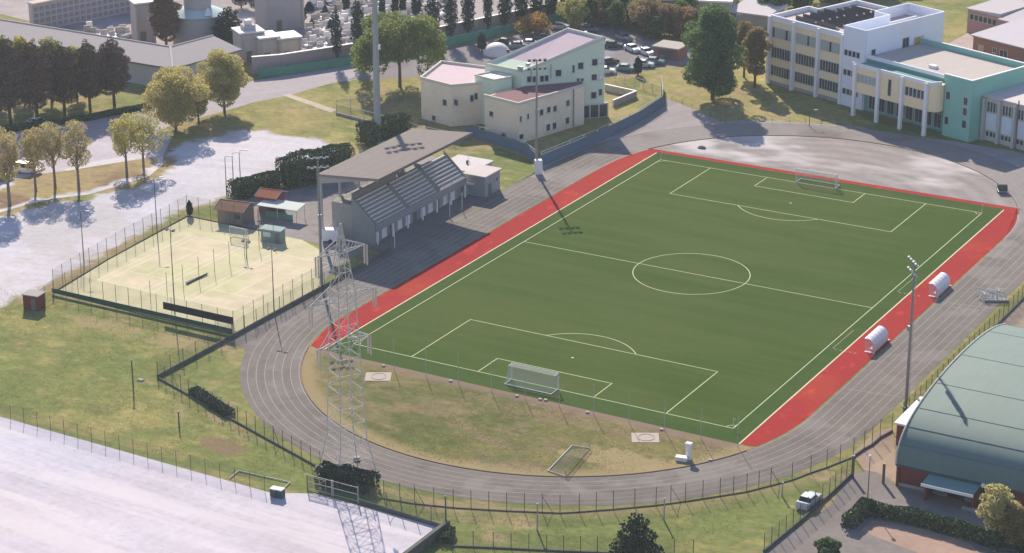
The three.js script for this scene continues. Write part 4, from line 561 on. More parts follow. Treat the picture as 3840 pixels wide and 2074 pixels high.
{ const g = G(3757, 722), t = thing('roller', 'dark barrel shaped roller on the gravel infield', 'roller', [g.x, 0.02, g.z], 0.5); part('drum', new THREE.CylinderGeometry(0.75, 0.75, 1.6, 20).rotateZ(Math.PI / 2).translate(0, 0.75, 0), M(0.05, 0.055, 0.06, 0.8), t); part('handle', [bar([-0.85, 0.75, 0], [-0.85, 0.6, 1.6], 0.05), bar([0.85, 0.75, 0], [0.85, 0.6, 1.6], 0.05), bar([-0.85, 0.6, 1.6], [0.85, 0.6, 1.6], 0.05)], MT.steel, t);
  const h = G(2632, 556), q = thing('cloth_heap', 'small dark heap of cloth on the pale gravel infield', 'heap', [h.x, 0.02, h.z]); const hg = new THREE.IcosahedronGeometry(0.9, 2); { const p = hg.attributes.position; for (let i = 0; i < p.count; i++) { const n = 0.8 + 0.4 * fbm(p.getX(i) * 2 + 5, p.getZ(i) * 2 + p.getY(i), 2); p.setXYZ(i, p.getX(i) * n, Math.max(0, p.getY(i) * n * 0.5), p.getZ(i) * n * 0.8); } hg.computeVertexNormals(); } part('heap_body', hg, M(0.12, 0.12, 0.13, 0.95), q); }
{ const g = G(527, 1427), t = thing('flat_stone', 'pale flat concrete slab lying in the grass field corner', 'slab'); t.position.set(g.x, 0, g.z); part('slab_body', bx(0.9, 0.16, 0.6, 0, 0.08, 0), MT.stone, t); part('slab_cap', bx(0.7, 0.06, 0.4, 0, 0.19, 0), MT.stone, t); }
const wallSeam = wallMat([0.28, 0.24, 0.23], 0.06, 2, 0.75);

// ------------------------------------------------------------------ buildings (made in world metres, each group stands at its own base)
function building(name, label, category, [x, z], group) { const g = thing(name, label, category, [x, 0, z], 0, group); return { g, add(n, geo, mat, parent, lab) { let q = Array.isArray(geo) ? mergeGeometries(geo.map(clean)) : geo; q = uvm(q).translate(-x, 0, -z); return part(n, q, mat, parent || g, lab); } }; }
function planeHit(u, v, a, b) { const d = ray(u, v), nx = -(b[1] - a[1]), nz = b[0] - a[0], t = ((a[0] - CAM.x) * nx + (a[1] - CAM.z) * nz) / (d.x * nx + d.z * nz), L = Math.hypot(nx, nz), x = CAM.x + t * d.x, z = CAM.z + t * d.z; return [((x - a[0]) * (b[0] - a[0]) + (z - a[1]) * (b[1] - a[1])) / L, CAM.y + t * d.y]; }
// a window on the wall that runs from a (left) to b (right) as seen from outside
function win(B, a, b, l, y, w, h, o = {}) {
  const { frame = MT.frame, pane = MT.glass, sill = true, name = 'window', proud = 0.06, bars = 0 } = o, L = Math.hypot(b[0] - a[0], b[1] - a[1]), dx = (b[0] - a[0]) / L, dz = (b[1] - a[1]) / L, ry = -Math.atan2(dz, dx);
  const put = (g, lx, ly, lz) => g.translate(lx, ly, lz).rotateY(ry).translate(a[0] + dx * l, y, a[1] + dz * l);
  const f = [put(bx(w + 0.16, 0.08, 0.1), 0, h / 2, proud / 2), put(bx(w + 0.16, 0.08, 0.1), 0, -h / 2, proud / 2), put(bx(0.08, h - 0.08, 0.1), -w / 2, 0, proud / 2), put(bx(0.08, h - 0.08, 0.1), w / 2, 0, proud / 2)];
  for (let k = 1; k <= bars; k++) f.push(put(bx(0.05, h - 0.08, 0.08), -w / 2 + w * k / (bars + 1), 0, proud / 2));
  if (sill) f.push(put(bx(w + 0.3, 0.06, 0.22), 0, -h / 2 - 0.075, 0.08));
  const m = B.add(name, f, frame); B.add('pane', put(bx(w - 0.07, h - 0.07, 0.03), 0, 0, 0.012), pane, m); return m;
}
const winPx = (B, a, b, u, v, w, h, o) => { const [l, y] = planeHit(u, v, a, b); return win(B, a, b, l, y, w, h, o); };
const ring = (pts, w, y0, y1) => pts.map((p, i) => { const q = pts[(i + 1) % pts.length], L = Math.hypot(q[0] - p[0], q[1] - p[1]), dx = (q[0] - p[0]) / L, dz = (q[1] - p[1]) / L; return bx(L + w * 0.5, y1 - y0, w, (p[0] + q[0]) / 2, (y0 + y1) / 2 + i * 0.0015, (p[1] + q[1]) / 2, -Math.atan2(dz, dx)); });

// polygon moved inwards by k metres
function offset(pts, k) { const n = pts.length, area = pts.reduce((s, p, i) => { const q = pts[(i + 1) % n]; return s + p[0] * q[1] - q[0] * p[1]; }, 0), sg = area > 0 ? 1 : -1; return pts.map((p, i) => { const a = pts[(i - 1 + n) % n], b = pts[(i + 1) % n], n1 = un(a, p), n2 = un(p, b), d = 1 + n1[0] * n2[0] + n1[1] * n2[1]; return [p[0] + (n1[0] + n2[0]) / d * k, p[1] + (n1[1] + n2[1]) / d * k]; }); function un(a, b) { const L = Math.hypot(b[0] - a[0], b[1] - a[1]); return [-(b[1] - a[1]) / L * sg, (b[0] - a[0]) / L * sg]; } }
// ---- grandstand
{
  const B = building('grandstand', 'concrete grandstand with bench rows under a wide pale sloping canopy', 'grandstand', [-54.5, -2]);
  const z0 = -15.2, z1 = 13.2, N = 8, xf = -50.1, xb = -54.3, yf = 3.45, yb = 6.75, conc = wallMat([0.28, 0.28, 0.285], 0.14, 3), bench = wallMat([0.68, 0.66, 0.64], 0.10, 2), rowX = i => xf + (xb - xf) * i / N, rowY = i => yf + (yb - yf) * i / (N - 1);
  for (let i = 0; i < N; i++) B.add('terrace_step', bz(rowX(i + 1), rowX(i), rowY(i) - 0.9, rowY(i), z0, z1), conc);
  const cuts = [z0 + 0.3, -7.2, -6.0, 2.6, 3.8, z1 - 0.5];
  for (let i = 0; i < N; i++) for (let s = 0; s < 3; s++) B.add('bench', bz(rowX(i + 0.3) - 0.26, rowX(i + 0.3), rowY(i) + 0.02, rowY(i) + 0.26, cuts[s * 2], cuts[s * 2 + 1]), bench);
  for (const zc of [-6.6, 3.2]) for (let i = 0; i < N - 1; i++) B.add('aisle_step', bz(rowX(i + 1) - 0.02, rowX(i + 1) + 0.24, rowY(i) + 0.005, rowY(i) + 0.24, zc - 0.5, zc + 0.5), MT.concrete);
  B.add('parapet', bz(-50.1, -49.9, 2.3, 3.6, z0, z1), MT.grey); B.add('front_slab', bz(-54, -49.0, 2.1, 2.32, -21, z0 - 0.25), MT.white); B.add('slab_wall', bz(-53.8, -50.2, 0, 2.1, -20.8, z0 - 0.25), MT.stone);
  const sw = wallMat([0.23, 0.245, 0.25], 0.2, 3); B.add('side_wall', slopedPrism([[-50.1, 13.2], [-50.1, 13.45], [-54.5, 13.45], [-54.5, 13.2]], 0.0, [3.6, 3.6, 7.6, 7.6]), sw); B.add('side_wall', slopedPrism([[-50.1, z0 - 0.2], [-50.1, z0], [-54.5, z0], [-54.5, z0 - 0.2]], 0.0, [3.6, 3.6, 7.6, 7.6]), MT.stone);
  B.add('rear_block', bz(-58.4, -54.5, 0, 6.2, z0, z1 + 0.2), wallMat([0.28, 0.275, 0.27], 0.2, 3)); B.add('back_wall', bz(-54.62, -54.4, 6.2, 8.1, 0, z1), wallMat([0.26, 0.23, 0.20], 0.12, 3)); B.add('back_wall', bz(-54.62, -54.4, 6.2, 6.95, z0, 0), wallMat([0.26, 0.23, 0.20], 0.12, 3)); B.add('rear_rail', [bar([-58.3, 7.2, z0], [-58.3, 7.2, z1], 0.04), bar([-58.3, 6.7, z0], [-58.3, 6.7, z1], 0.03), ...Array.from({ length: 12 }, (_, i) => bar([-58.3, 6.2, z0 + 0.1 + i * 2.57], [-58.3, 7.2, z0 + 0.1 + i * 2.57], 0.03))], MT.steel);
  B.add('under_wall', bz(-51.0, -50.8, 0, 2.5, z0, z1 - 0.02), wallMat([0.30, 0.31, 0.32], 0.15, 3));
  for (let k = 0; k < 11; k++) { const z = 12.2 - k * 2.4; if ([2, 5, 8].includes(k)) B.add('door', bz(-50.78, -50.72, 0, 2.0, z - 0.5, z + 0.5), MT.door); else B.add('wall_panel', bz(-50.78, -50.73, 0.15, 1.95, z - 0.75 - (k % 3) * 0.1, z + 0.6), MT.white); }
  for (let k = 0; k < 7; k++) B.add('front_column', bz(-50.12, -49.88, 0, 2.3, 13.0 - k * 4.6 - 0.3, 13.0 - k * 4.6), MT.white);
  for (let k = 0; k < 6; k++) { const z = 13.6 - k * 5.5; B.add('roof_column', bar([-60.3, 0, z], [-60.3, 10.5, z], 0.26, 0.24, 8), wallMat([0.36, 0.36, 0.36], 0.1, 2)); B.add('roof_beam', slopedPrism([[-60.4, z - 0.12], [-60.4, z + 0.12], [-48.9, z + 0.12], [-48.9, z - 0.12]], [9.0, 9.0, 11.35, 11.35], [10.62, 10.62, 11.66, 11.66]), wallMat([0.34, 0.35, 0.36], 0.1, 2)); }
  const rf = B.add('canopy', slopedPrism([[-60.4, -14.7], [-60.4, 14.4], [-48.5, 14.4], [-48.5, -14.7]], [10.65, 10.65, 11.7, 11.7], [10.82, 10.82, 11.87, 11.87]), wallMat([0.225, 0.19, 0.18], 0.05, 5, 0.85, 1));
  for (let k = 0; k < 48; k++) { const z = -14.6 + k * 0.617; B.add('roof_seam', slopedPrism([[-60.38, z], [-60.38, z + 0.05], [-48.55, z + 0.05], [-48.55, z]], [10.80, 10.80, 11.85, 11.85], [10.85, 10.85, 11.90, 11.90]), wallSeam, rf); }
  B.add('fascia', [bz(-48.52, -48.40, 11.45, 11.92, -14.8, 14.5)], wallMat([0.20, 0.17, 0.17], 0.1, 2)); B.add('gutter', slopedPrism([[-60.4, 14.4], [-60.4, 14.52], [-48.5, 14.52], [-48.5, 14.4]], [10.45, 10.45, 11.45, 11.45], [10.86, 10.86, 11.91, 11.91]), wallMat([0.24, 0.2, 0.2], 0.1, 2), rf);
  for (const z of [12.6, -4.6, -8.6]) B.add('front_post', bar([-46.9, 0, z], [-46.9, 3.0, z], 0.07), MT.frame);
  B.add('hand_rail', [bar([-50.0, 4.2, z0], [-50.0, 4.2, z1], 0.03), ...Array.from({ length: 13 }, (_, i) => bar([-50.0, 3.6, z0 + i * 2.36], [-50.0, 4.2, z0 + i * 2.36], 0.025))], MT.steel);
}
// huts beyond the stand
{
  const n = G(1818, 741), B = building('hut', 'grey hut with pale flat roof at the end of the grandstand', 'hut', [n.x - 2, n.z - 2.6]); const x = n.x, z = n.z, H = 3.6;
  B.add('wall', bz(x - 4.0, x, 0, H, z - 5.2, z), wallMat([0.30, 0.32, 0.34], 0.12, 2)); B.add('roof', bz(x - 4.3, x + 0.3, H, H + 0.22, z - 5.5, z + 0.3), wallMat([0.54, 0.48, 0.48], 0.12, 2)); B.add('door', bz(x, x + 0.05, 0, 2.1, z - 2.2, z - 1.2), MT.door); win(B, [x, z], [x, z - 5.2], 4.1, 2.2, 0.9, 0.8);
  const c = G(1745, 612, 3.7), D = building('hut', 'low hut with wide white flat roof and roof vent behind the grandstand end', 'hut', [c.x, c.z]); D.add('wall', bz(c.x - 3.4, c.x + 3.2, 0, 3.4, c.z - 3.6, c.z + 3.4), MT.stone); D.add('roof', bz(c.x - 3.7, c.x + 3.5, 3.4, 3.68, c.z - 3.9, c.z + 3.7), wallMat([0.56, 0.51, 0.52], 0.12, 2)); D.add('vent', bar([c.x + 0.4, 3.68, c.z], [c.x + 0.4, 4.3, c.z], 0.22, 0.22, 10), MT.dark); D.add('aerial', bar([c.x - 0.6, 3.68, c.z - 2], [c.x - 0.6, 5.4, c.z - 2], 0.05), MT.white);
}
// tiled cabins in the yard
function cabin(label, u, v, h, w, d, mats, turn) {
  const c = G(u, v), t = thing('cabin', label, 'cabin', [c.x, 0, c.z], turn);
  part('wall', uvm(bx(w, h, d, 0, h / 2, 0)), mats.wall, t); const ov = 0.5, rise = mats.rise || 0.9, hw = w / 2 + ov, hd = d / 2 + ov;
  const rows = 9; for (const s of [-1, 1]) { for (let k = 0; k < rows; k++) { const a = k / rows, b = (k + 1) / rows; part('tile_row', slopedPrism([[-hw, s * hd * (1 - a)], [hw, s * hd * (1 - a)], [hw, s * hd * (1 - b)], [-hw, s * hd * (1 - b)]], [h + rise * a - 0.02, h + rise * a - 0.02, h + rise * b, h + rise * b], [h + rise * a + 0.12, h + rise * a + 0.12, h + rise * b + 0.07, h + rise * b + 0.07]), mats.roof, t); } }
  part('gable', [-1, 1].map(s => slopedPrism([[s * w / 2 - s * 0.1, -d / 2], [s * w / 2, -d / 2], [s * w / 2, 0], [s * w / 2 - s * 0.1, 0]], h - 0.02, [h, h, h + rise * 0.9, h + rise * 0.9])).concat([-1, 1].map(s => slopedPrism([[s * w / 2 - s * 0.1, d / 2], [s * w / 2, d / 2], [s * w / 2, 0], [s * w / 2 - s * 0.1, 0]], h - 0.02, [h, h, h + rise * 0.9, h + rise * 0.9]))), mats.wall, t);
  part('ridge', bar([-hw, h + rise + 0.08, 0], [hw, h + rise + 0.08, 0], 0.1), mats.roof, t); part('verge', [-1, 1].flatMap(q => [-1, 1].map(s => bar([q * hw, h + 0.08, s * hd], [q * hw, h + rise + 0.1, 0], 0.07))), MT.concrete, t);
  part('door', bx(0.9, 2.0, 0.06, -0.4, 1.0, d / 2 + 0.03), MT.door, t); part('window', bx(0.9, 0.8, 0.06, w / 2 - 0.9, 1.6, d / 2 + 0.03), MT.glass, t); return t;
}
cabin('wooden cabin with brownish tiled roof beside the tennis court corner', 885, 828, 2.5, 4.6, 4.2, { wall: wallMat([0.22, 0.19, 0.16], 0.2, 1), roof: wallMat([0.26, 0.14, 0.10], 0.25, 1.2) }, 0.15);
cabin('small kiosk with bright orange tiled roof and red walls in the yard', 1020, 790, 2.9, 3.2, 3.2, { wall: wallMat([0.24, 0.08, 0.07], 0.2, 1), roof: MT.tile, rise: 0.8 }, 0.1);
{ const c = G(1068, 818), t = thing('terrace_awning', 'white and pale green awning roof beside the orange roofed kiosk', 'awning', [c.x, 0, c.z], 0.12); part('sheet', slopedPrism([[-4.4, -1.6], [3.2, -1.6], [3.2, 1.6], [-4.4, 1.6]], [2.45, 2.45, 2.15, 2.15], [2.53, 2.53, 2.23, 2.23]), wallMat([0.56, 0.60, 0.56], 0.06, 2), t); for (const x of [-4.2, -0.6, 3.0]) for (const z of [-1.4, 1.4]) part('post', bar([x, 0, z], [x, 2.4 + (z < 0 ? 0.06 : -0.2), z], 0.05), MT.frame, t); part('counter', bx(5, 0.9, 0.5, -1, 0.45, 0.2), MT.teal, t);
  const d = G(1025, 905), k = thing('shed', 'teal tarpaulin covered shelter beside the tennis court', 'shed', [d.x, 0, d.z], 0.1); part('wall', uvm(bx(3.6, 2.2, 1.6, 0, 1.1, 0)), wallMat([0.20, 0.26, 0.25], 0.2, 1.5), k); part('roof', bx(3.9, 0.12, 1.9, 0, 2.26, 0, 0, 0.08), wallMat([0.32, 0.40, 0.38], 0.15, 2), k); part('door', bx(0.8, 1.8, 0.06, 1.2, 0.9, 0.82), MT.door, k); part('window', bx(1.4, 0.8, 0.05, -0.7, 1.35, 0.82), MT.frame, k);
  const w = G(1240, 905), q = thing('box_trailer', 'white box trailer parked by the stand end', 'trailer', [w.x, 0, w.z], 0.5); part('body', new RoundedBoxGeometry(2.6, 1.9, 1.7, 3, 0.12).translate(0, 1.25, 0), MT.white, q); for (const s of [-1, 1]) part('wheel', new THREE.CylinderGeometry(0.32, 0.32, 0.2, 14).rotateX(Math.PI / 2).translate(0, 0.32, s * 0.8), MT.rubber, q); part('drawbar', bar([1.3, 0.4, 0], [2.3, 0.35, 0], 0.05), MT.steel, q); part('door', bx(0.03, 1.5, 0.8, -1.31, 1.25, 0), MT.frame, q); }
// ---- cream and green office block
{
  const B = building('office_block', 'cream and pale green office block of three skewed volumes with pink roofs', 'building', [-64, -56]);
  const g0 = [-62.8, -57.4], g1 = [-51.5, -69.2], g2 = [-60.9, -71.9], g3 = [-71.6, -58.6], nb = [-57.2, -46], rb = [-52.6, -63.2], lb = [-65.4, -47.8], cap = wallMat([0.60, 0.55, 0.48], 0.06, 3), capG = wallMat([0.55, 0.56, 0.48], 0.06, 3);
  B.add('tower_wall', slopedPrism([g0, g1, g2, g3], 0, [10.0, 15.3, 15.3, 10.0]), MT.sage);
  const inset = offset;
  B.add('tower_roof', slopedPrism(inset([g0, g1, g2, g3], 0.4), [9.9, 15.2, 15.2, 9.9], [10.08, 15.38, 15.38, 10.08]), MT.pinkRoof);
  const gi4 = offset([g0, g1, g2, g3], 0.4), gk = [g0, g1, g2, g3], edge = (p, q, ya, yb) => slopedPrism([p, q, gi4[gk.indexOf(q)], gi4[gk.indexOf(p)]], [ya - 0.05, yb - 0.05, yb - 0.05, ya - 0.05], [ya + 0.5, yb + 0.5, yb + 0.5, ya + 0.5]);
  B.add('tower_parapet', [edge(g0, g1, 10.0, 15.3), edge(g1, g2, 15.3, 15.302), edge(g2, g3, 15.302, 10.002), edge(g3, g0, 10.0, 10.001)], capG);
  for (const [u, v, w] of [[1955, 262, 0.5], [1980, 248, 0.7], [1945, 260, 0.35], [2196, 130, 0.5]]) { const p = G(u, v, u > 2100 ? 15.2 : 10.6); B.add('roof_vent', bx(w, 0.9, w, p.x, (u > 2100 ? 15.2 : 10.6) + 0.2, p.z), MT.steel); }
  const fb = [nb, rb, [-54.2, -66.2], [-62.6, -57.5], lb];
  B.add('front_wall', prism(fb, 0, 7.5), MT.cream); B.add('front_roof', prism(inset(fb, 0.4), 7.5, 7.56), MT.maroon); B.add('front_parapet', ring([lb, nb, rb], 0.35, 7.45, 7.95).slice(0, 2), cap);
  const n = [-73.6, -49.4], l = [-81.4, -51.2], k = [-84, -63], m2 = [-71.4, -64], rr = [-68.2, -55.2];
  const lw = [l, n, rr, m2, k]; B.add('wing_wall', prism(lw, 0, 7.8), MT.cream); B.add('wing_roof', prism(inset(lw, 0.4), 7.8, 7.86), MT.pinkRoof); B.add('wing_parapet', ring(lw, 0.35, 7.75, 8.3), cap);
  const sb = [[-71.2, -54.2], [-66.3, -53.0], [-64.6, -56.6], [-69.4, -58]]; B.add('stair_box', prism(sb, 0, 9.1), MT.sage); B.add('stair_roof', prism(inset(sb, 0.35), 9.1, 9.15), MT.white); B.add('stair_parapet', ring(sb, 0.25, 9.05, 9.4), capG);
  const c = (x, y) => [1900 + x / 2.576, y / 2.576], wn = (a, b, x, y, w, h, o) => winPx(B, a, b, ...c(x, y), w, h, o);
  for (const [x, y] of [[135, 1150], [205, 1125]]) wn(nb, rb, x, y, 0.5, 1.1); for (const [x, y] of [[335, 1085], [405, 1060], [465, 1050], [590, 995]]) wn(nb, rb, x, y, 0.95, 1.15); for (const [x, y] of [[400, 1230], [460, 1215], [585, 1165]]) wn(nb, rb, x, y, 1.0, 1.25); wn(nb, rb, 140, 1320, 1.1, 1.0);
  const wl = (x, y) => [950 + x / 2.576, y / 2.576]; winPx(B, lb, nb, ...wl(2300, 1100), 1.0, 1.0); winPx(B, lb, nb, ...wl(2420, 1310), 1.1, 1.2);
  for (const [x, y] of [[1850, 990], [1960, 990]]) winPx(B, l, n, ...wl(x, y), 1.1, 1.2); winPx(B, l, n, ...wl(1745, 1140), 0.9, 1.0); for (const [x, y] of [[2110, 950], [2150, 930]]) winPx(B, n, rr, ...wl(x, y), 0.7, 1.3);
  for (const [x, y, w, h] of [[500, 705, 1.2, 1.3], [645, 665, 0.5, 1.5], [715, 635, 1.1, 1.3], [850, 600, 1.1, 1.3], [690, 785, 0.6, 1.2], [730, 785, 0.6, 1.2], [845, 745, 1.1, 1.2], [715, 950, 1.0, 1.4], [840, 920, 1.1, 1.3], [905, 890, 0.7, 1.3], [715, 1125, 1.0, 1.3]]) wn(g0, g1, x, y, w, h); for (const [x, y] of [[900, 590], [910, 745]]) wn(g0, g1, x, y, 0.6, 0.9, { pane: MT.white, name: 'shutter_window' });
  for (const [x, y] of [[215, 765], [270, 765], [340, 760], [385, 755]]) wn(g0, g1, x, y, 0.8, 1.2);
  for (const [x0, y0, y1] of [[425, 620, 760], [235, 680, 790]]) { const [d0, ya] = planeHit(...c(x0, y0), g0, g1), [, yb] = planeHit(...c(x0, y1), g0, g1), L = Math.hypot(11.3, 11.8); B.add('drain_pipe', bar([g0[0] + 11.3 / L * d0 + 0.12, yb, g0[1] - 11.8 / L * d0 + 0.1], [g0[0] + 11.3 / L * d0 + 0.12, ya, g0[1] - 11.8 / L * d0 + 0.1], 0.07), MT.steel); }
  { const [d0] = planeHit(...c(640, 1100), nb, rb), L = Math.hypot(4.6, 17.2); B.add('drain_pipe', bar([nb[0] + 4.6 / L * d0 + 0.15, 0, nb[1] - 17.2 / L * d0], [nb[0] + 4.6 / L * d0 + 0.15, 7.5, nb[1] - 17.2 / L * d0], 0.13), MT.steel); }
  { const [d0] = planeHit(...c(845, 1090), g0, g1), dx = 11.3 / 16.34, dz = -11.8 / 16.34; B.add('entrance', bx(5.6, 2.9, 0.25, g0[0] + dx * d0 + 0.05, 1.45, g0[1] + dz * d0 + 0.05, -Math.atan2(dz, dx)), MT.frame); for (const o of [-1.8, 0, 1.8]) B.add('entrance_pane', bx(1.5, 2.4, 0.04, g0[0] + dx * (d0 + o) + 0.17, 1.4, g0[1] + dz * (d0 + o) + 0.17, -Math.atan2(dz, dx)), MT.glass); }
}
// low walls and screens beside the office block
{ const p = P([1960, 570], [2010, 615]), q = P([2030, 622], [2240, 535], [2400, 455], [2485, 398], [2480, 330]);
  const t = fence('blue grey panel wall with rails along the dusty yard', q, { h: 2.6, every: 4.2, r: 0.07, mesh: null, kerb: 2.1, kerbMat: MT.blueWall, kerbW: 0.16, posts: MT.frame, name: 'panel_wall', category: 'wall', rail: 1 });
  fence('dark blue green wall between the stand lawn and the office block', P([1750, 508], [1850, 535], [1965, 575], [2015, 618]), { h: 2.4, every: 4, r: 0.06, mesh: null, kerb: 1.9, kerbMat: MT.blueWall, kerbW: 0.16, posts: MT.frame, name: 'panel_wall', category: 'wall', rail: 1 });
  fence('grey mesh fence on a low wall between the willow lawn and the mast', P([1262, 430], [1420, 470], [1560, 510], [1700, 540]), { h: 2.2, every: 3.2, r: 0.05, kerb: 0.5, kerbMat: MT.concrete, posts: MT.galv, rail: 1 });
  fence('grey mesh fence running from the lawn path to the cream office wing', P([1262, 415], [1420, 400], [1570, 370]), { h: 2.2, every: 3.2, r: 0.05, posts: MT.galv, rail: 1 });
  fence('light mesh fence between the office ramp and the school lawn', P([2270, 295], [2380, 325], [2480, 360]), { h: 2.0, every: 2.6, r: 0.05, posts: MT.galv, rail: 1 });
  const B = building('ramp_wall', 'pale L shaped ramp wall behind the green office tower', 'wall', G(2380, 380).toArray().filter((_, i) => i !== 1)); const w = P([2270, 340], [2385, 365], [2300, 400]); B.add('wall', ring([w[0], w[1], w[2]], 0.3, 0, 1.3).slice(0, 2), MT.stone); B.add('coping', ring([w[0], w[1], w[2]], 0.4, 1.3, 1.38).slice(0, 2), MT.white); }
{ const a = P([1340, 640], [1500, 560], [1640, 500]); ground('stand_lawn', P([1650, 545], [1760, 515], [1990, 600], [2010, 650], [1880, 715], [1800, 690]), 0.020, grass(0.7, 0.3, 14), 128); }
// ---- school
{
  const O = [-33.6, -106.4], E1 = [0.9403, 0.3403], E2 = [0.3403, -0.9403], S = (s, t) => [O[0] + E1[0] * s + E2[0] * t, O[1] + E1[1] * s + E2[1] * t];
  const blk = (s0, s1, t0, t1, y0, y1) => prism([S(s0, t0), S(s1, t0), S(s1, t1), S(s0, t1)], y0, y1);
  const white = wallMat([0.74, 0.77, 0.86], 0.06, 5), beige = wallMat([0.84, 0.69, 0.45], 0.09, 4), trim = wallMat([0.78, 0.77, 0.80], 0.05, 3), blind = M(0.34, 0.40, 0.36, 0.5), roofW = wallMat([0.52, 0.44, 0.44], 0.10, 4);
  const B = building('school', 'four storey cream school with white columns and tall white stair tower', 'school', S(10, 8));
  B.add('wall', blk(0, 2.8, 0.25, 11, 0, 13.2), beige); B.add('wall', blk(2.8, 19.5, 0.25, 22.3, 0, 13.2), beige);
  B.add('roof', blk(0.4, 19.4, 0.6, 10.8, 13.2, 13.26), roofW); B.add('roof', blk(3.1, 19.4, 10.8, 22.0, 13.2, 13.262), roofW);
  const par = [S(0, 0.2), S(19.4, 0.2), S(19.4, 22.3), S(2.8, 22.3), S(2.8, 11), S(0, 11)]; B.add('parapet', ring(par, 0.4, 13.0, 14.1), trim);
  const a = S(0, 0.25), b = S(19.5, 0.25);
  for (let k = 0; k < 4; k++) B.add('column', blk(k * 6.5 - 0.3 + (k === 3 ? -0.2 : 0), k * 6.5 + 0.3 + (k === 3 ? -0.2 : 0), -0.55, 0.24, -0.0, 13.9), trim);
  for (let bay = 0; bay < 3; bay++) for (const [y0, y1, gl] of [[9.7, 11.7, 1], [5.6, 7.7, 0], [1.9, 3.9, 0]]) { const s0 = bay * 6.5 + 0.45, n = 8, w = 5.6 / n; const f = B.add('ribbon_window', [blk(s0, s0 + 5.6, 0.12, 0.24, y0 - 0.08, y0), blk(s0, s0 + 5.6, 0.12, 0.24, y1, y1 + 0.08), ...Array.from({ length: n + 1 }, (_, i) => blk(s0 + i * w - 0.04, s0 + i * w + 0.04, 0.13, 0.24, y0, y1))], MT.frame); for (let i = 0; i < n; i++) B.add('pane', blk(s0 + i * w + 0.04, s0 + (i + 1) * w - 0.04, 0.2, 0.235, y0, y1), gl && (i + bay) % 5 ? blind : MT.glass, f); }
  B.add('plinth', blk(0.3, 19.2, 0.18, 0.24, 0, 0.7), MT.concrete);
  for (let r = 0; r < 8; r++) for (let k = 0; k < 2; k++) { const s0 = 3.4 + k * 5.6 + (r > 4 ? 1.5 : 0), t0 = 3.4 + r * 2.1; B.add('solar_panel', slopedPrism([S(s0, t0), S(s0 + 5.2, t0), S(s0 + 5.2, t0 + 1.2), S(s0, t0 + 1.2)], [14.1, 14.1, 13.4, 13.4], [14.16, 14.16, 13.46, 13.46]), MT.panel); B.add('panel_rack', blk(s0 + 0.1, s0 + 5.1, t0 + 0.05, t0 + 0.12, 13.26, 14.08), MT.dark); }
  // stair tower: walls round an open roof
  const T = (s0, s1, t0, t1, y0, y1) => B.add('tower_wall', blk(s0, s1, t0, t1, y0, y1), white);
  B.add('tower_core', blk(19.6, 24.9, 0.0, 22.7, 0, 13.6), white); T(19.5, 25, -0.3, 0.0, 0, 15.8); T(24.9, 25.2, 0.0, 22.8, 0, 15.8); T(15.7, 24.9, 22.7, 23.0, 13.3, 15.8); T(19.5, 19.8, 0, 12.6, 13.62, 15.8); T(16, 19.8, 12.6, 12.9, 13.3, 15.8); T(15.7, 16.0, 12.9, 22.7, 13.3, 15.8); B.add('tower_roof', blk(16, 24.9, 12.9, 22.7, 13.55, 13.63), roofW);
  const fa = S(19.5, -0.3), fb = S(25, -0.3); for (const y of [10.6, 6.7, 2.9]) for (let i = 0; i < 4; i++) win(B, fa, fb, 0.9 + i * 1.02, y, 0.85, 1.15, { sill: false });
  const ra = S(25.2, 0), rb = S(25.2, 22.8), sp = (x, y) => [2840 + x / 2.576, y / 2.576]; winPx(B, ra, rb, ...sp(1120, 505), 1.2, 1.2); winPx(B, ra, rb, ...sp(1430, 445), 1.9, 3.4, { name: 'terrace_door', sill: false, bars: 1 });
  { const [l, y] = planeHit(...sp(1435, 290), ra, rb); B.add('wall_patch', blk(25.2, 25.24, l - 1.3, l + 1.3, y - 1.0, y + 1.0), MT.white, null, 'bright white painted patch'); const [l2, y2] = planeHit(...sp(1560, 390), ra, rb); B.add('wall_patch', blk(25.2, 25.24, l2 - 1.4, l2 + 1.4, y2 - 0.8, y2 + 0.8), wallMat([0.55, 0.36, 0.16], 0.1, 3), null, 'ochre painted patch'); }
  // terrace block with green end
  const gr = MT.green;
  B.add('terrace_wall', blk(25.2, 45.6, 0.2, 16, 0, 10.3), MT.teal); B.add('green_wall', blk(45.6, 51.8, -1.2, 16, 0, 10.6), gr); B.add('terrace_roof', blk(25.5, 51.5, 0.5, 15.7, 10.6, 10.66), wallMat([0.46, 0.41, 0.38], 0.10, 4)); B.add('terrace_fill', blk(25.5, 45.6, 0.5, 15.7, 10.3, 10.6), MT.concrete);
  B.add('terrace_parapet', ring([S(45.4, -1.1), S(51.7, -1.1), S(51.7, 15.9), S(25.3, 15.9)], 0.35, 10.5, 11.7).slice(0, 3), gr); B.add('terrace_coping', ring([S(45.4, -1.1), S(51.7, -1.1), S(51.7, 15.9), S(25.3, 15.9)], 0.45, 11.7, 11.8).slice(0, 3), trim); B.add('terrace_kerb', blk(25.2, 45.6, 0.2, 0.5, 10.3, 11.0), trim); B.add('roof_vent', blk(38, 39.6, 3, 4, 10.66, 11.2), MT.white);
  // beige upper floor on columns
  B.add('annex_wall', blk(25.4, 43.6, -4.0, 0.1, 4.7, 9.7), beige); B.add('annex_end', (() => { const g = new THREE.CylinderGeometry(2.05, 2.05, 5, 20, 1, false).translate(0, 7.2, 0); const p = S(43.6, -1.95); return g.translate(p[0], 0, p[1]); })(), beige); B.add('annex_roof', blk(25.6, 43.4, -3.7, 0.1, 9.7, 9.75), MT.teal); B.add('annex_parapet', ring([S(25.4, -3.95), S(44.4, -3.95), S(45.4, -2), S(45.4, 0)], 0.3, 9.7, 10.4).slice(0, 2), trim);
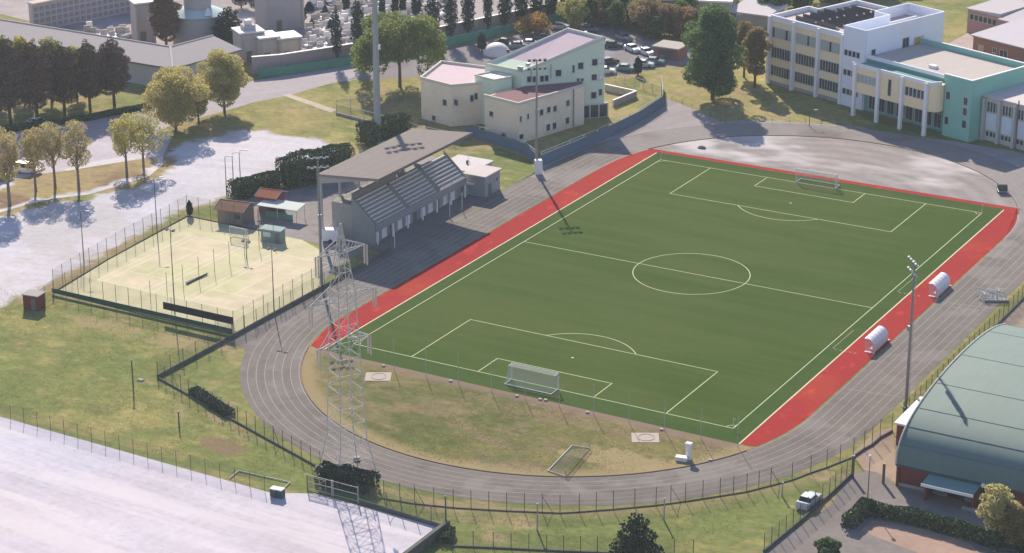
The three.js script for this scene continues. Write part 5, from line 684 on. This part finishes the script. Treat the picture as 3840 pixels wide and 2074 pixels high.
  for (const s of [26.4, 32.2, 38, 43.8]) B.add('annex_column', blk(s - 0.32, s + 0.32, -4.6, -4.02, 0, 10.2), trim);
  const aa = S(25.4, -4.0), ab = S(43.6, -4.0); for (let i = 0; i < 5; i++) { win(B, aa, ab, 13.6 + i * 0.95, 7.6, 0.8, 1.7, { sill: false }); win(B, aa, ab, 1.7 + i * 0.95, 7.6, 0.85, 1.6, { sill: false, pane: blind }); } win(B, aa, ab, 9.4, 7.3, 0.8, 3.2, { sill: false });
  const ta = S(25.2, 0.2), tb = S(45.6, 0.2); for (let i = 0; i < 8; i++) win(B, ta, tb, 2 + i * 2.3, 2.0, 1.7, 2.8, { sill: false, bars: 1, name: 'ground_window' });
  const ga = S(45.6, -1.2), gb = S(51.8, -1.2); for (const [l, y] of [[0.9, 7.8], [0.9, 3.0], [5.0, 7.6], [5.0, 5.6], [5.0, 3.2]]) win(B, ga, gb, l, y, 1.0, 1.5, { sill: false });
  // classroom wing
  B.add('wing_wall', blk(51.8, 92, 2.4, 18, 0, 8.2), wallMat([0.50, 0.49, 0.42], 0.08, 4)); B.add('wing_roof', blk(51.9, 92, 2.2, 18.2, 8.2, 8.5), wallMat([0.56, 0.50, 0.50], 0.08, 4)); B.add('roof_bar', [blk(60, 66, 5, 5.4, 8.5, 8.9), blk(61.5, 66, 6.6, 7.0, 8.5, 8.9)], MT.grey);
  for (let k = 0; k < 9; k++) { const s = 52.4 + k * 3.5; B.add('pilaster', blk(s - 0.3, s + 0.3, 1.7, 2.4, 0, 8.1), wallMat([0.46, 0.46, 0.42], 0.08, 3)); B.add('panel', blk(s + 0.4, s + 3.1, 2.28, 2.4, 2.1, 5.3), wallMat([0.62, 0.70, 0.78], 0.05, 3)); for (let i = 0; i < 4; i++) { win(B, S(s, 2.4), S(s + 3.5, 2.4), 0.75 + i * 0.68, 6.5, 0.58, 1.9, { sill: false }); } for (let i = 0; i < 3; i++) win(B, S(s, 2.4), S(s + 3.5, 2.4), 0.9 + i * 0.85, 1.35, 0.7, 1.0, { sill: false }); }
  B.add('flue', bar([S(60.5, 1.5)[0], 0, S(60.5, 1.5)[1]], [S(60.5, 1.5)[0], 9.4, S(60.5, 1.5)[1]], 0.12), M(0.2, 0.12, 0.1, 0.8));
}
// pink houses behind the school
{ const e = [0.93, 0.37], f = [0.37, -0.93], mk = (o, s0, s1, t0, t1) => [[s0, t0], [s1, t0], [s1, t1], [s0, t1]].map(([s, t]) => [o[0] + e[0] * s + f[0] * t, o[1] + e[1] * s + f[1] * t]);
  const o = [-4.6, -146], B = building('low_house', 'low brick red house with broad pale flat roof behind the school', 'house', o), w = mk(o, 0, 40, 0, 16); B.add('wall', prism(w, 0, 4.6), MT.brickPink); B.add('roof', slopedPrism(mk(o, -0.5, 40, -0.5, 16), [4.6, 4.6, 5.4, 5.4], [4.8, 4.8, 5.7, 5.7]), wallMat([0.50, 0.46, 0.50], 0.06, 4)); for (const [l, y, ww, h] of [[5.8, 2.6, 0.9, 1.0], [8.2, 2.2, 2.0, 1.8]]) win(B, w[0], w[1], l, y, ww, h, { bars: 1 }); win(B, w[0], w[1], 2.2, 1.6, 1.2, 2.6, { name: 'door', pane: MT.stone, sill: false });
  const o2 = [-12.4, -165], D = building('low_house', 'pink brick house with hipped pale roof and dark ribbon window behind the school', 'house', o2), v = mk(o2, 0, 9, 0, 14); D.add('wall', prism(v, 0, 5.2), wallMat([0.42, 0.24, 0.24], 0.12, 2)); D.add('roof', slopedPrism(mk(o2, -0.4, 9.2, -0.4, 14), [5.2, 5.2, 5.2, 5.2], [5.4, 5.9, 6.6, 6.2]), wallMat([0.46, 0.42, 0.44], 0.06, 4)); for (let i = 0; i < 6; i++) win(D, v[0], v[1], 1.2 + i * 1.25, 3.7, 1.1, 1.3, { sill: false });
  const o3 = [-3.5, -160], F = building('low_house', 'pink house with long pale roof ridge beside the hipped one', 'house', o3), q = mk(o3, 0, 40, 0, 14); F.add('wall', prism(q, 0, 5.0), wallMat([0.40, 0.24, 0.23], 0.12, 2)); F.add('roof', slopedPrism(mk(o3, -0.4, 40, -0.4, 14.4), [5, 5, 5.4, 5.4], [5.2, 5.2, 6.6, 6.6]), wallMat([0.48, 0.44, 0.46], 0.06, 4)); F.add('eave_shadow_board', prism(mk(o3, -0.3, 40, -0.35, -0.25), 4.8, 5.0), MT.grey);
}
// ---- sports hall
{
  const B = building('sports_hall', 'brick sports hall with a large grey green barrel roof', 'sports hall', [80, 33.4]), x0 = 54.8, x1 = 112, zc = 33.4, hw = 22.6, prof = []; for (let i = 0; i <= 36; i++) { const a = Math.PI * i / 36; prof.push([zc + hw * Math.cos(a) * (1), 2.9 + 6.7 * Math.pow(Math.sin(a), 0.72)]); }
  const roofM = wallMat([0.125, 0.178, 0.168], 0.12, 5, 0.66, 1); roofM.metalness = 0.12;
  const skin = (xa, xb, i0, i1, lift = 0) => { const pos = []; for (let i = i0; i < i1; i++) { const [za, ya] = prof[i], [zb, yb] = prof[i + 1]; pos.push(xa, ya + lift, za, xb, yb + lift, zb, xa, yb + lift, zb, xa, ya + lift, za, xb, ya + lift, za, xb, yb + lift, zb); } const g = new THREE.BufferGeometry(); g.setAttribute('position', new THREE.Float32BufferAttribute(pos, 3)); g.setAttribute('uv', new THREE.Float32BufferAttribute(new Float32Array(pos.length / 3 * 2), 2)); g.computeVertexNormals(); return g; };
  const smooth = g => { const p = g.attributes.position, n = g.attributes.normal; for (let i = 0; i < p.count; i++) { const a = Math.acos(Math.max(-1, Math.min(1, (p.getZ(i) - zc) / hw))), e = 0.02, y = q => 2.9 + 6.7 * Math.pow(Math.max(1e-4, Math.sin(q)), 0.72), dz = -hw * Math.sin(a), dy = (y(Math.min(3.12, a + e)) - y(Math.max(0.02, a - e))) / (2 * e); const L = Math.hypot(dz, dy); let ny = -dz / L, nz = dy / L; if (ny < 0) { ny = -ny; nz = -nz; } n.setXYZ(i, 0, ny, nz); } return g; };
  const cutsI = [0, 3, 6, 9, 13, 18, 24, 30, 36]; for (let k = 0; k + 1 < cutsI.length; k++) { const g = skin(x0, x1, cutsI[k], cutsI[k + 1]); const m = B.add('roof_panel', g, roofM); smooth2(m.geometry); }
  function smooth2(g) { g.translate(80, 0, 33.4); smooth(g); g.translate(-80, 0, -33.4); }
  for (const i of cutsI.slice(1, -1)) B.add('roof_joint', bx(x1 - x0, 0.03, 0.10, (x0 + x1) / 2, prof[i][1] + 0.012, prof[i][0]), wallMat([0.10, 0.14, 0.138], 0.1, 3));
  B.add('verge_trim', mergeGeometries(prof.slice(1).map((p, i) => clean(bar([x0, prof[i][1] + 0.04, prof[i][0]], [x0, p[1] + 0.04, p[0]], 0.12, 0.12, 6)))), wallMat([0.50, 0.50, 0.44], 0.08, 2));
  { const s = new THREE.Shape(); s.moveTo(-prof[0][0], 0); prof.forEach(([z, y]) => s.lineTo(-z, Math.max(0, y - 0.06))); s.lineTo(-prof[36][0], 0); B.add('gable_wall', new THREE.ExtrudeGeometry(s, { depth: 0.3, bevelEnabled: false }).rotateY(Math.PI / 2).translate(x0 + 0.12, 0, 0), MT.brick); }
  B.add('side_wall', bz(x0 + 0.3, x1, 0, 2.95, zc + hw - 0.6, zc + hw - 0.3), MT.brick); B.add('side_wall', bz(x0 + 0.3, x1, 0, 2.95, zc - hw + 0.3, zc - hw + 0.6), MT.brick); B.add('plinth', bz(x0 + 0.3, x1, 0, 0.4, zc + hw - 0.3, zc + hw - 0.2), MT.stone); B.add('eave_gutter', bar([x0, 2.9, zc + hw + 0.05], [x1, 2.9, zc + hw + 0.05], 0.12), wallMat([0.07, 0.10, 0.10], 0.1, 2));
  // porch
  const px0 = 59.2, pz = zc + hw - 0.2; B.add('porch_roof', slopedPrism([[px0, pz], [px0 + 6.6, pz], [px0 + 6.6, pz + 3.0], [px0, pz + 3.0]], [2.55, 2.55, 2.35, 2.35], [2.7, 2.7, 2.5, 2.5]), wallMat([0.16, 0.28, 0.26], 0.08, 3)); B.add('porch_fascia', bz(px0 - 0.05, px0 + 6.65, 2.15, 2.52, pz + 3.0, pz + 3.1), MT.white); for (const x of [px0 + 0.2, px0 + 6.3]) B.add('porch_wall', bz(x, x + 0.3, 0, 2.4, pz + 0.02, pz + 2.4), MT.brick); B.add('porch_door', bz(px0 + 2.4, px0 + 4.6, 0, 2.1, pz + 0.0, pz + 0.06), MT.glass); B.add('porch_panel', bz(px0 + 1.0, px0 + 2.0, 0.2, 2.1, pz + 0.0, pz + 0.06), MT.teal); B.add('ramp_wall', bz(px0 + 5.2, px0 + 12.5, 0, 0.5, pz + 2.4, pz + 2.6), MT.concrete);
  for (const [u, v] of [[3690, 1818], [3775, 1850]]) { const g = planeHit(u, v, [x0, zc + hw], [x1, zc + hw]); B.add('wall_lamp', new THREE.SphereGeometry(0.3, 12, 8).translate(x0 + g[0], Math.max(2.4, g[1]), zc + hw + 0.25), MT.white); }
  // flat annexes towards the track
  const A1 = P([3352, 1650], [3352, 1590]); B.add('annex_wall', bz(50.6, x0 + 0.1, 0, 3.0, 35.4, 44.5), MT.brick); B.add('annex_roof', bz(50.3, x0 - 0.05, 3.0, 3.25, 35.1, 44.8), MT.white); B.add('annex_wall', bz(52.2, x0 + 0.1, 0, 2.4, 30.2, 35.0), MT.teal); B.add('annex_roof', bz(51.9, x0 - 0.05, 2.4, 2.6, 29.9, 35.05), MT.white);
  const t = thing('tank', 'dark upright tank with pale cap beside the hall annex', 'tank', [51.6, 0, 25.6]); part('body', new THREE.CylinderGeometry(0.75, 0.75, 2.6, 18).translate(0, 1.3, 0), M(0.10, 0.085, 0.095, 0.7), t); part('cap', new THREE.CylinderGeometry(0.55, 0.8, 0.4, 18).translate(0, 2.8, 0), MT.stone, t);
}

// ------------------------------------------------------------------ cemetery
{ // gallery: two arms meeting at a corner, one sloping roof on each
  const w1 = G(500, 312), w2 = G(652, 338), r2 = G(905, 266), L = Math.hypot(w2.x - w1.x, w2.z - w1.z), ux = (w2.x - w1.x) / L, uz = (w2.z - w1.z) / L;
  const c = [w2.x, w2.z], a = [c[0] - ux * 95, c[1] - uz * 95], b = [r2.x, r2.z], L2 = Math.hypot(b[0] - c[0], b[1] - c[1]), vx = (b[0] - c[0]) / L2, vz = (b[1] - c[1]) / L2, h = 4.4, up = 1.5, dep = 8;
  const n1 = [uz, -ux], n2 = [vz, -vx], dd = 1 + n1[0] * n2[0] + n1[1] * n2[1], mit = k => [c[0] + (n1[0] + n2[0]) / dd * k, c[1] + (n1[1] + n2[1]) / dd * k], at = (p, n, k) => [p[0] + n[0] * k, p[1] + n[1] * k];
  const B = building('gallery', 'long low gallery with pale grey sloping roof and corner hip along the cemetery', 'gallery', c), wm = wallMat([0.50, 0.50, 0.50], 0.12, 5), rm = wallMat([0.33, 0.30, 0.31], 0.08, 4, 0.9, 1), P3 = (p, y) => [p[0], y, p[1]];
  for (const [p, n] of [[a, n1], [b, n2]]) { const s = p === a; const q = k => at(p, n, k), poly = (k0, k1) => s ? [q(k0), mit(k0), mit(k1), q(k1)] : [mit(k0), q(k0), q(k1), mit(k1)];
    B.add('front_wall', prism(poly(0, 0.4), 0, h), wm); B.add('back_wall', prism(poly(dep - 0.4, dep), 0, h + up - 0.1), wm); B.add('roof', slopedPrism(poly(-0.5, dep), [h, h, h + up, h + up], [h + 0.25, h + 0.25, h + up + 0.25, h + up + 0.25]), rm);
    B.add('ridge', bar(P3(q(dep), h + up + 0.25), P3(mit(dep), h + up + 0.25), 0.22), wallMat([0.52, 0.42, 0.39], 0.1, 2)); B.add('gutter', bar(P3(q(-0.5), h + 0.1), P3(mit(-0.5), h + 0.1), 0.13), MT.dark); if (!s) B.add('end_wall', prism([b, at([b[0] - vx * 0.4, b[1] - vz * 0.4], n2, 0), at([b[0] - vx * 0.4, b[1] - vz * 0.4], n2, dep), at(b, n2, dep)], 0, h), wm); }
  B.add('hip', bar(P3(mit(-0.5), h + 0.3), P3(mit(dep), h + up + 0.3), 0.3), wallMat([0.46, 0.43, 0.44], 0.1, 2));
}
{
  // burial niche wall facing the graves
  const n1 = G(120, 118), n2 = G(560, 28), B = building('niche_wall', 'pale wall of burial niches with pink coping behind the gallery roof', 'niche wall', [n1.x, n1.z]), nl = Math.hypot(n2.x - n1.x, n2.z - n1.z), ex = (n2.x - n1.x) / nl, ez = (n2.z - n1.z) / nl, Lw = nl * 1.15;
  const yaw = -Math.atan2(ez, ex); B.add('wall', bx(Lw, 6, 1.4, n1.x + ex * Lw / 2, 3, n1.z + ez * Lw / 2, yaw), wallMat([0.42, 0.38, 0.40], 0.1, 4)); B.add('coping', bx(Lw, 0.4, 2.4, n1.x + ex * Lw / 2 , 6.2, n1.z + ez * Lw / 2 , yaw), wallMat([0.55, 0.44, 0.40], 0.08, 3));
  const ng = bx(1.0, 0.85, 0.12), nm = wallMat([0.26, 0.24, 0.27], 0.2, 2); for (let i = 0; i < Math.floor(Lw / 1.5); i++) for (let k = 0; k < 4; k++) { const m = part('niche', ng, nm, B.g); m.rotation.y = yaw; m.position.set(ex * (0.9 + i * 1.5) - ez * 0.72, 0.9 + k * 1.32, ez * (0.9 + i * 1.5) + ex * 0.72); }
  // screened boundary wall along the road
  const p = P([972, 290], [1080, 281], [1280, 250], [1500, 213], [1692, 170], [1960, 112], [2160, 66]); fence('long cemetery wall with green screen cloth along the road', p, { h: 2.3, every: 3.4, r: 0.05, mesh: null, kerb: 1.9, kerbMat: wallMat([0.10, 0.27, 0.20], 0.25, 3), kerbW: 0.15, posts: MT.post, name: 'screen_fence' });
  const back = p.map(([x, z]) => [x - 2.6, z - 1.2]); const W = building('cemetery_wall', 'pale plastered cemetery wall with light coping behind the green screen', 'wall', back[0]); back.slice(1).forEach((q, i) => { const a = back[i], l = Math.hypot(q[0] - a[0], q[1] - a[1]), y = -Math.atan2(q[1] - a[1], q[0] - a[0]); W.add('wall_section', bx(l, 3.6, 0.4, (a[0] + q[0]) / 2, 1.8, (a[1] + q[1]) / 2, y), wallMat([0.42, 0.35, 0.34], 0.15, 4)); W.add('coping', bx(l, 0.14, 0.7, (a[0] + q[0]) / 2, 3.67, (a[1] + q[1]) / 2, y), MT.white); });
}
function chapel(label, u, v, w, d, h, o = {}) {
  const c = G(u, v), t = thing('chapel', label, 'chapel', [c.x, 0, c.z], o.turn ?? 0.95), wm = wallMat(o.col || [0.46, 0.43, 0.42], 0.12, 3);
  part('wall', uvm(bx(w, h, d, 0, h / 2, 0)), wm, t); part('roof', bx(w + 0.5, 0.3, d + 0.5, 0, h + 0.15, 0), MT.white, t); part('cornice', bx(w + 0.3, 0.25, d + 0.3, 0, h - 0.3, 0), MT.stone, t);
  part('door', bx(1.2, 2.4, 0.08, -w * 0.15, 1.2, d / 2 + 0.03), MT.door, t); if (o.top) { part('attic', uvm(bx(w * 0.5, 1.0, d * 0.5, 0, h + 0.8, 0)), wm, t); part('finial', bx(w * 0.25, 1.0, d * 0.25, 0, h + 1.8, 0), MT.white, t); }
  for (const s of [-1, 1]) part('pilaster', bx(0.5, h - 0.45, 0.3, s * (w / 2 - 0.3), (h - 0.45) / 2, d / 2 + 0.12), MT.stone, t); return t;
}
chapel('white chapel tomb with stepped roof and finial beside the screened wall', 935, 222, 5.2, 5.0, 6.2, { top: 1 });
chapel('middle flat roofed white chapel tomb in the row by the screened wall', 1000, 228, 4.2, 5.0, 5.4, {});
chapel('end flat roofed cream chapel tomb in the row by the screened wall', 1075, 222, 5.0, 5.0, 5.0, { col: [0.48, 0.45, 0.40] });
chapel('large grey chapel with ochre panel on the cemetery hill', 1050, 100, 9, 7, 9, { col: [0.36, 0.34, 0.35] });
chapel('tall narrow pinkish chapel before the niche wall', 540, 150, 4.2, 4.2, 8.5, { col: [0.42, 0.36, 0.37] });
{ const c = G(748, 165), t = thing('round_chapel', 'round grey chapel drum with pale teal roof ring among dark trees', 'chapel', [c.x, 0, c.z]); part('base', new THREE.CylinderGeometry(5.2, 5.6, 7, 20).translate(0, 3.5, 0), wallMat([0.30, 0.30, 0.33], 0.12, 3), t); part('roof_ring', new THREE.CylinderGeometry(3.4, 5.9, 1.2, 20).translate(0, 7.5, 0), wallMat([0.50, 0.60, 0.60], 0.08, 3), t); part('drum', new THREE.CylinderGeometry(2.9, 2.9, 5, 20).translate(0, 10.3, 0), wallMat([0.40, 0.38, 0.38], 0.12, 3), t); part('cap', new THREE.ConeGeometry(3.4, 1.8, 20).translate(0, 13.7, 0), wallMat([0.42, 0.58, 0.56], 0.08, 3), t); for (const s of [-1, 1]) part('gable', new THREE.ConeGeometry(1.2, 1.8, 4).translate(s * 4.4, 8.3, 2.2), MT.white, t); }
{ // graves: slab with headstone, kept small and many
  const mats = [MT.white, wallMat([0.50, 0.46, 0.44], 0.1, 2), MT.stone, wallMat([0.26, 0.25, 0.27], 0.1, 2)];
  const proto = mats.map((m, k) => { const t = thing('grave', 'pale stone grave with upright headstone in the cemetery', 'grave', [0, 0, 0], 0, 'graves in the cemetery'); part('slab', new RoundedBoxGeometry(1.3, 0.5 + 0.12 * k, 2.2, 1, 0.05).translate(0, 0.25 + 0.06 * k, 0), m, t); part('headstone', bx(1.2, 1.2 + 0.35 * (k % 3), 0.3, 0, 0.7 + 0.17 * (k % 3), -1.05), mats[(k + 1) % 3], t); return t; });
  const spots = []; const q0 = [1105, 30], r = rng(5);
  for (let i = 0; i < 13; i++) for (let j = 0; j < 20; j++) { const u = 1120 + i * 40 + j * 6 + r() * 16 - (j > 14 ? 40 : 0), v = 205 - i * 7.2 - j * 11.5 + r() * 7; if (v < -50 || u > 1900) continue; if (u < 1135 && v > 120) continue; spots.push([u, v]); }
  for (let i = 0; i < 16; i++) spots.push([330 + r() * 190, 150 - r() * 40 + i * 0.5]);
  spots.forEach(([u, v], i) => { const g = G(u, v), k = Math.floor(r() * 10), o = i < 4 ? proto[i] : copy(proto[k < 6 ? k % 2 : k < 9 ? 2 : 3]); o.position.set(g.x, 0, g.z); o.rotation.y = 0.95 + (r() - 0.5) * 0.2; o.scale.setScalar(0.85 + r() * 0.5); });
}
// ------------------------------------------------------------------ vehicles
const glassCar = M(0.02, 0.025, 0.03, 0.08);
function carProto(label, paint, x, z, turn, kind = 'car', group) {
  const t = thing(kind === 'van' ? 'parked_van' : 'parked_car', label, kind, [x, 0, z], turn, group), L = kind === 'van' ? 4.7 : 4.2, W2 = 0.86, top = kind === 'van' ? 1.95 : 1.46;
  const ext = (pts, w, b) => { const s = new THREE.Shape(); pts.forEach(([a, c], i) => i ? s.lineTo(a, c) : s.moveTo(a, c)); s.closePath(); return new THREE.ExtrudeGeometry(s, { depth: w - 2 * b, bevelEnabled: true, bevelSize: b, bevelThickness: b, bevelSegments: 3 }).translate(0, 0, -w / 2 + b); };
  const body = kind === 'van' ? [[-2.3, 0.3], [2.3, 0.3], [2.32, 0.8], [1.6, 1.05], [-2.3, 1.1]] : [[-2.05, 0.28], [2.05, 0.28], [2.08, 0.62], [1.9, 0.78], [0.95, 0.92], [-1.9, 0.96], [-2.08, 0.8]];
  const cab = kind === 'van' ? [[1.55, 1.06], [0.9, 1.85], [-2.2, 1.85], [-2.28, 1.1]] : [[1.0, 0.90], [0.30, 1.38], [-1.05, 1.38], [-1.75, 0.94]];
  part('body', ext(body, W2 * 2, 0.08), paint, t); part('cabin_glass', ext(cab, W2 * 2 - 0.24, 0.06), glassCar, t);
  const rx = kind === 'van' ? [0.85, -2.15] : [0.28, -1.05]; part('roof_panel', new RoundedBoxGeometry(rx[0] - rx[1] + 0.1, 0.1, W2 * 2 - 0.26, 2, 0.045).translate((rx[0] + rx[1]) / 2, top - 0.04, 0), paint, t);
  for (const x1 of [-1.3, 1.3]) for (const s of [-1, 1]) { const w = part('wheel', new THREE.CylinderGeometry(0.31, 0.31, 0.2, 18).rotateX(Math.PI / 2).translate(x1, 0.31, s * (W2 - 0.08)), MT.rubber, t); part('rim', new THREE.CylinderGeometry(0.19, 0.19, 0.03, 12).rotateX(Math.PI / 2).translate(x1, 0.31, s * (W2 + 0.025)), MT.steel, w); }
  for (const s of [-1, 1]) { part('headlight', bx(0.06, 0.14, 0.34, 2.06, 0.62, s * 0.6), MT.frame, t); part('tail_light', bx(0.06, 0.16, 0.28, -2.07, 0.72, s * 0.62), M(0.3, 0.02, 0.02, 0.3), t); part('mirror', bx(0.12, 0.12, 0.16, 0.8, 0.98, s * (W2 + 0.06)), paint, t); }
  part('window_pillar', [-1, 1].flatMap(s => [bx(0.07, 0.5, 0.03, 0.05, 1.14, s * (W2 - 0.11)), bx(0.07, 0.48, 0.03, -0.95, 1.14, s * (W2 - 0.11))]), paint, t);
  return t;
}
const paint = (r, g, b) => new THREE.MeshPhysicalMaterial({ color: new THREE.Color().setRGB(r, g, b), roughness: 0.35, metalness: 0.2, clearcoat: 0.7, clearcoatRoughness: 0.1 });
const silver = paint(0.50, 0.52, 0.55), whiteP = paint(0.68, 0.68, 0.68), darkP = paint(0.03, 0.035, 0.045), greyP = paint(0.18, 0.2, 0.22), blueP = paint(0.06, 0.09, 0.14), yellowP = paint(0.62, 0.52, 0.05), tealP = paint(0.12, 0.2, 0.22);
const carAt = (label, p, u, v, turn, kind, group) => { const g = G(u, v); return carProto(label, p, g.x, g.z, turn, kind, group); };
{ const p = G(3195, 1782), q = G(2865, 2072); carAt('silver estate car parked on the grass beside the driveway fence', silver, 3034, 1892, -Math.atan2(p.z - q.z, p.x - q.x)); }
carAt('dark car with shining bonnet parked on the brick lot by the hedge', darkP, 3795, 2092, 0.2);
carAt('pale grey car parked on the shaded road under the purple trees', silver, 143, 470, 0.25);
carAt('white car parked closest to the belt of brown trees', whiteP, 2372, 192, -0.5); carAt('white car parked behind another white car in the car park', whiteP, 2425, 205, -0.5); carAt('grey car at the end of the white cars row', greyP, 2475, 214, -0.5);
carAt('black car parked at the green office wall', darkP, 2283, 240, 1.0); carAt('white car parked nearest the green office wall', whiteP, 2270, 275, 0.5);
carAt('dark teal car parked at the lawn edge of the car park', tealP, 2348, 266, 0.25); carAt('silver blue car parked by the slim dark tree', silver, 2415, 250, 0.25); carAt('dark green car parked beside the silver blue one', tealP, 2455, 240, 0.25);
carAt('dark car standing in the shade below the orange tree', darkP, 1897, 168, 0.3); carAt('blue car standing near the screened wall trees', blueP, 2040, 150, 0.5); carAt('grey car among the trees behind the pink roof', greyP, 2210, 118, 0.4); carAt('silver car under the dark trees beyond the pink roof', silver, 2100, 108, 0.4); carAt('grey blue car under the leafy belt beside the white cars', greyP, 2340, 150, -0.4);
[[2150, 135, 0.4, greyP, 'grey car beside a white one behind the pink roof ridge'], [2180, 142, 0.4, whiteP, 'white car beside a grey one behind the pink roof ridge'], [2255, 165, 0.4, silver, 'silver car in the lane behind the green office tower'], [2300, 178, 0.4, darkP, 'black car in the lane leading to the white cars'], [1990, 172, 0.5, silver, 'silver car between the orange tree and the office roof'], [1945, 180, 0.5, greyP, 'grey car between the white dome and the office roof']].forEach(([u, v, t, p, l]) => carAt(l, p, u, v, t, 'car', 'cars behind the pink roof'));
carAt('white van parked beyond the young trees of the dry strip', whiteP, 105, 648, 0.2, 'van'); carAt('yellow van parked at the edge of the gravel lot trees', yellowP, -8, 672, 0.2, 'van');
{ const g = G(1863, 205), t = thing('dome_tent', 'white dome shaped shelter in the car park', 'tent', [g.x, 0, g.z], 0.3), prof = Array.from({ length: 11 }, (_, i) => { const a = i / 10 * Math.PI / 2; return new THREE.Vector2(2.9 * Math.cos(a) + 0.001, 2.6 * Math.sin(a)); }); part('shell', new THREE.LatheGeometry(prof, 22), wallMat([0.62, 0.58, 0.60], 0.05, 2, 0.6), t); part('doorway', bx(0.9, 1.5, 0.5, 2.45, 0.75, 0.8), MT.dark, t); part('skirt', new THREE.CylinderGeometry(3.0, 3.05, 0.25, 22).translate(0, 0.125, 0), MT.concrete, t);
  const k = G(2520, 215), q = building('kiosk', 'flat roofed brown kiosk with pale roof beside the tall green tree', 'kiosk', [k.x, k.z]); q.add('wall', bz(k.x - 3, k.x + 2.4, 0, 2.5, k.z - 2.4, k.z + 2.4), wallMat([0.22, 0.12, 0.12], 0.2, 2)); q.add('roof', bz(k.x - 3.4, k.x + 2.8, 2.5, 2.75, k.z - 2.8, k.z + 2.8), MT.stone); q.add('shutter', bz(k.x - 2, k.x + 1.4, 0.9, 2.1, k.z + 2.4, k.z + 2.46), MT.dark);
  const m = G(2620, 40), w = building('warehouse', 'white roofed warehouse beyond the brown tree belt', 'warehouse', [m.x, m.z]); w.add('wall', bx(16, 5, 24, m.x, 2.5, m.z, 0.36), MT.stone); w.add('roof', bx(16.6, 0.4, 24.6, m.x, 5.2, m.z, 0.36), MT.white); w.add('door', bx(4, 3.6, 0.1, m.x + 4.3, 1.8, m.z + 11.3, 0.36), MT.grey);
  const n = G(2840, 85), x = building('warehouse', 'low shed with pale corrugated roof beside the school corner', 'warehouse', [n.x, n.z]); x.add('wall', bx(9, 3, 10, n.x, 1.5, n.z, 0.36), MT.grey); x.add('roof', slopedPrism([[n.x - 5, n.z - 5.4], [n.x + 5, n.z - 5.4], [n.x + 5, n.z + 5.4], [n.x - 5, n.z + 5.4]], [3, 3, 3, 3], [3.9, 3.9, 3.3, 3.3]), wallMat([0.52, 0.48, 0.50], 0.06, 3)); x.add('door', bx(2.4, 2.4, 0.1, n.x, 1.2, n.z + 5.0, 0.36), MT.door);
  const f = G(145, 520); }
renderer.render(scene, camera);
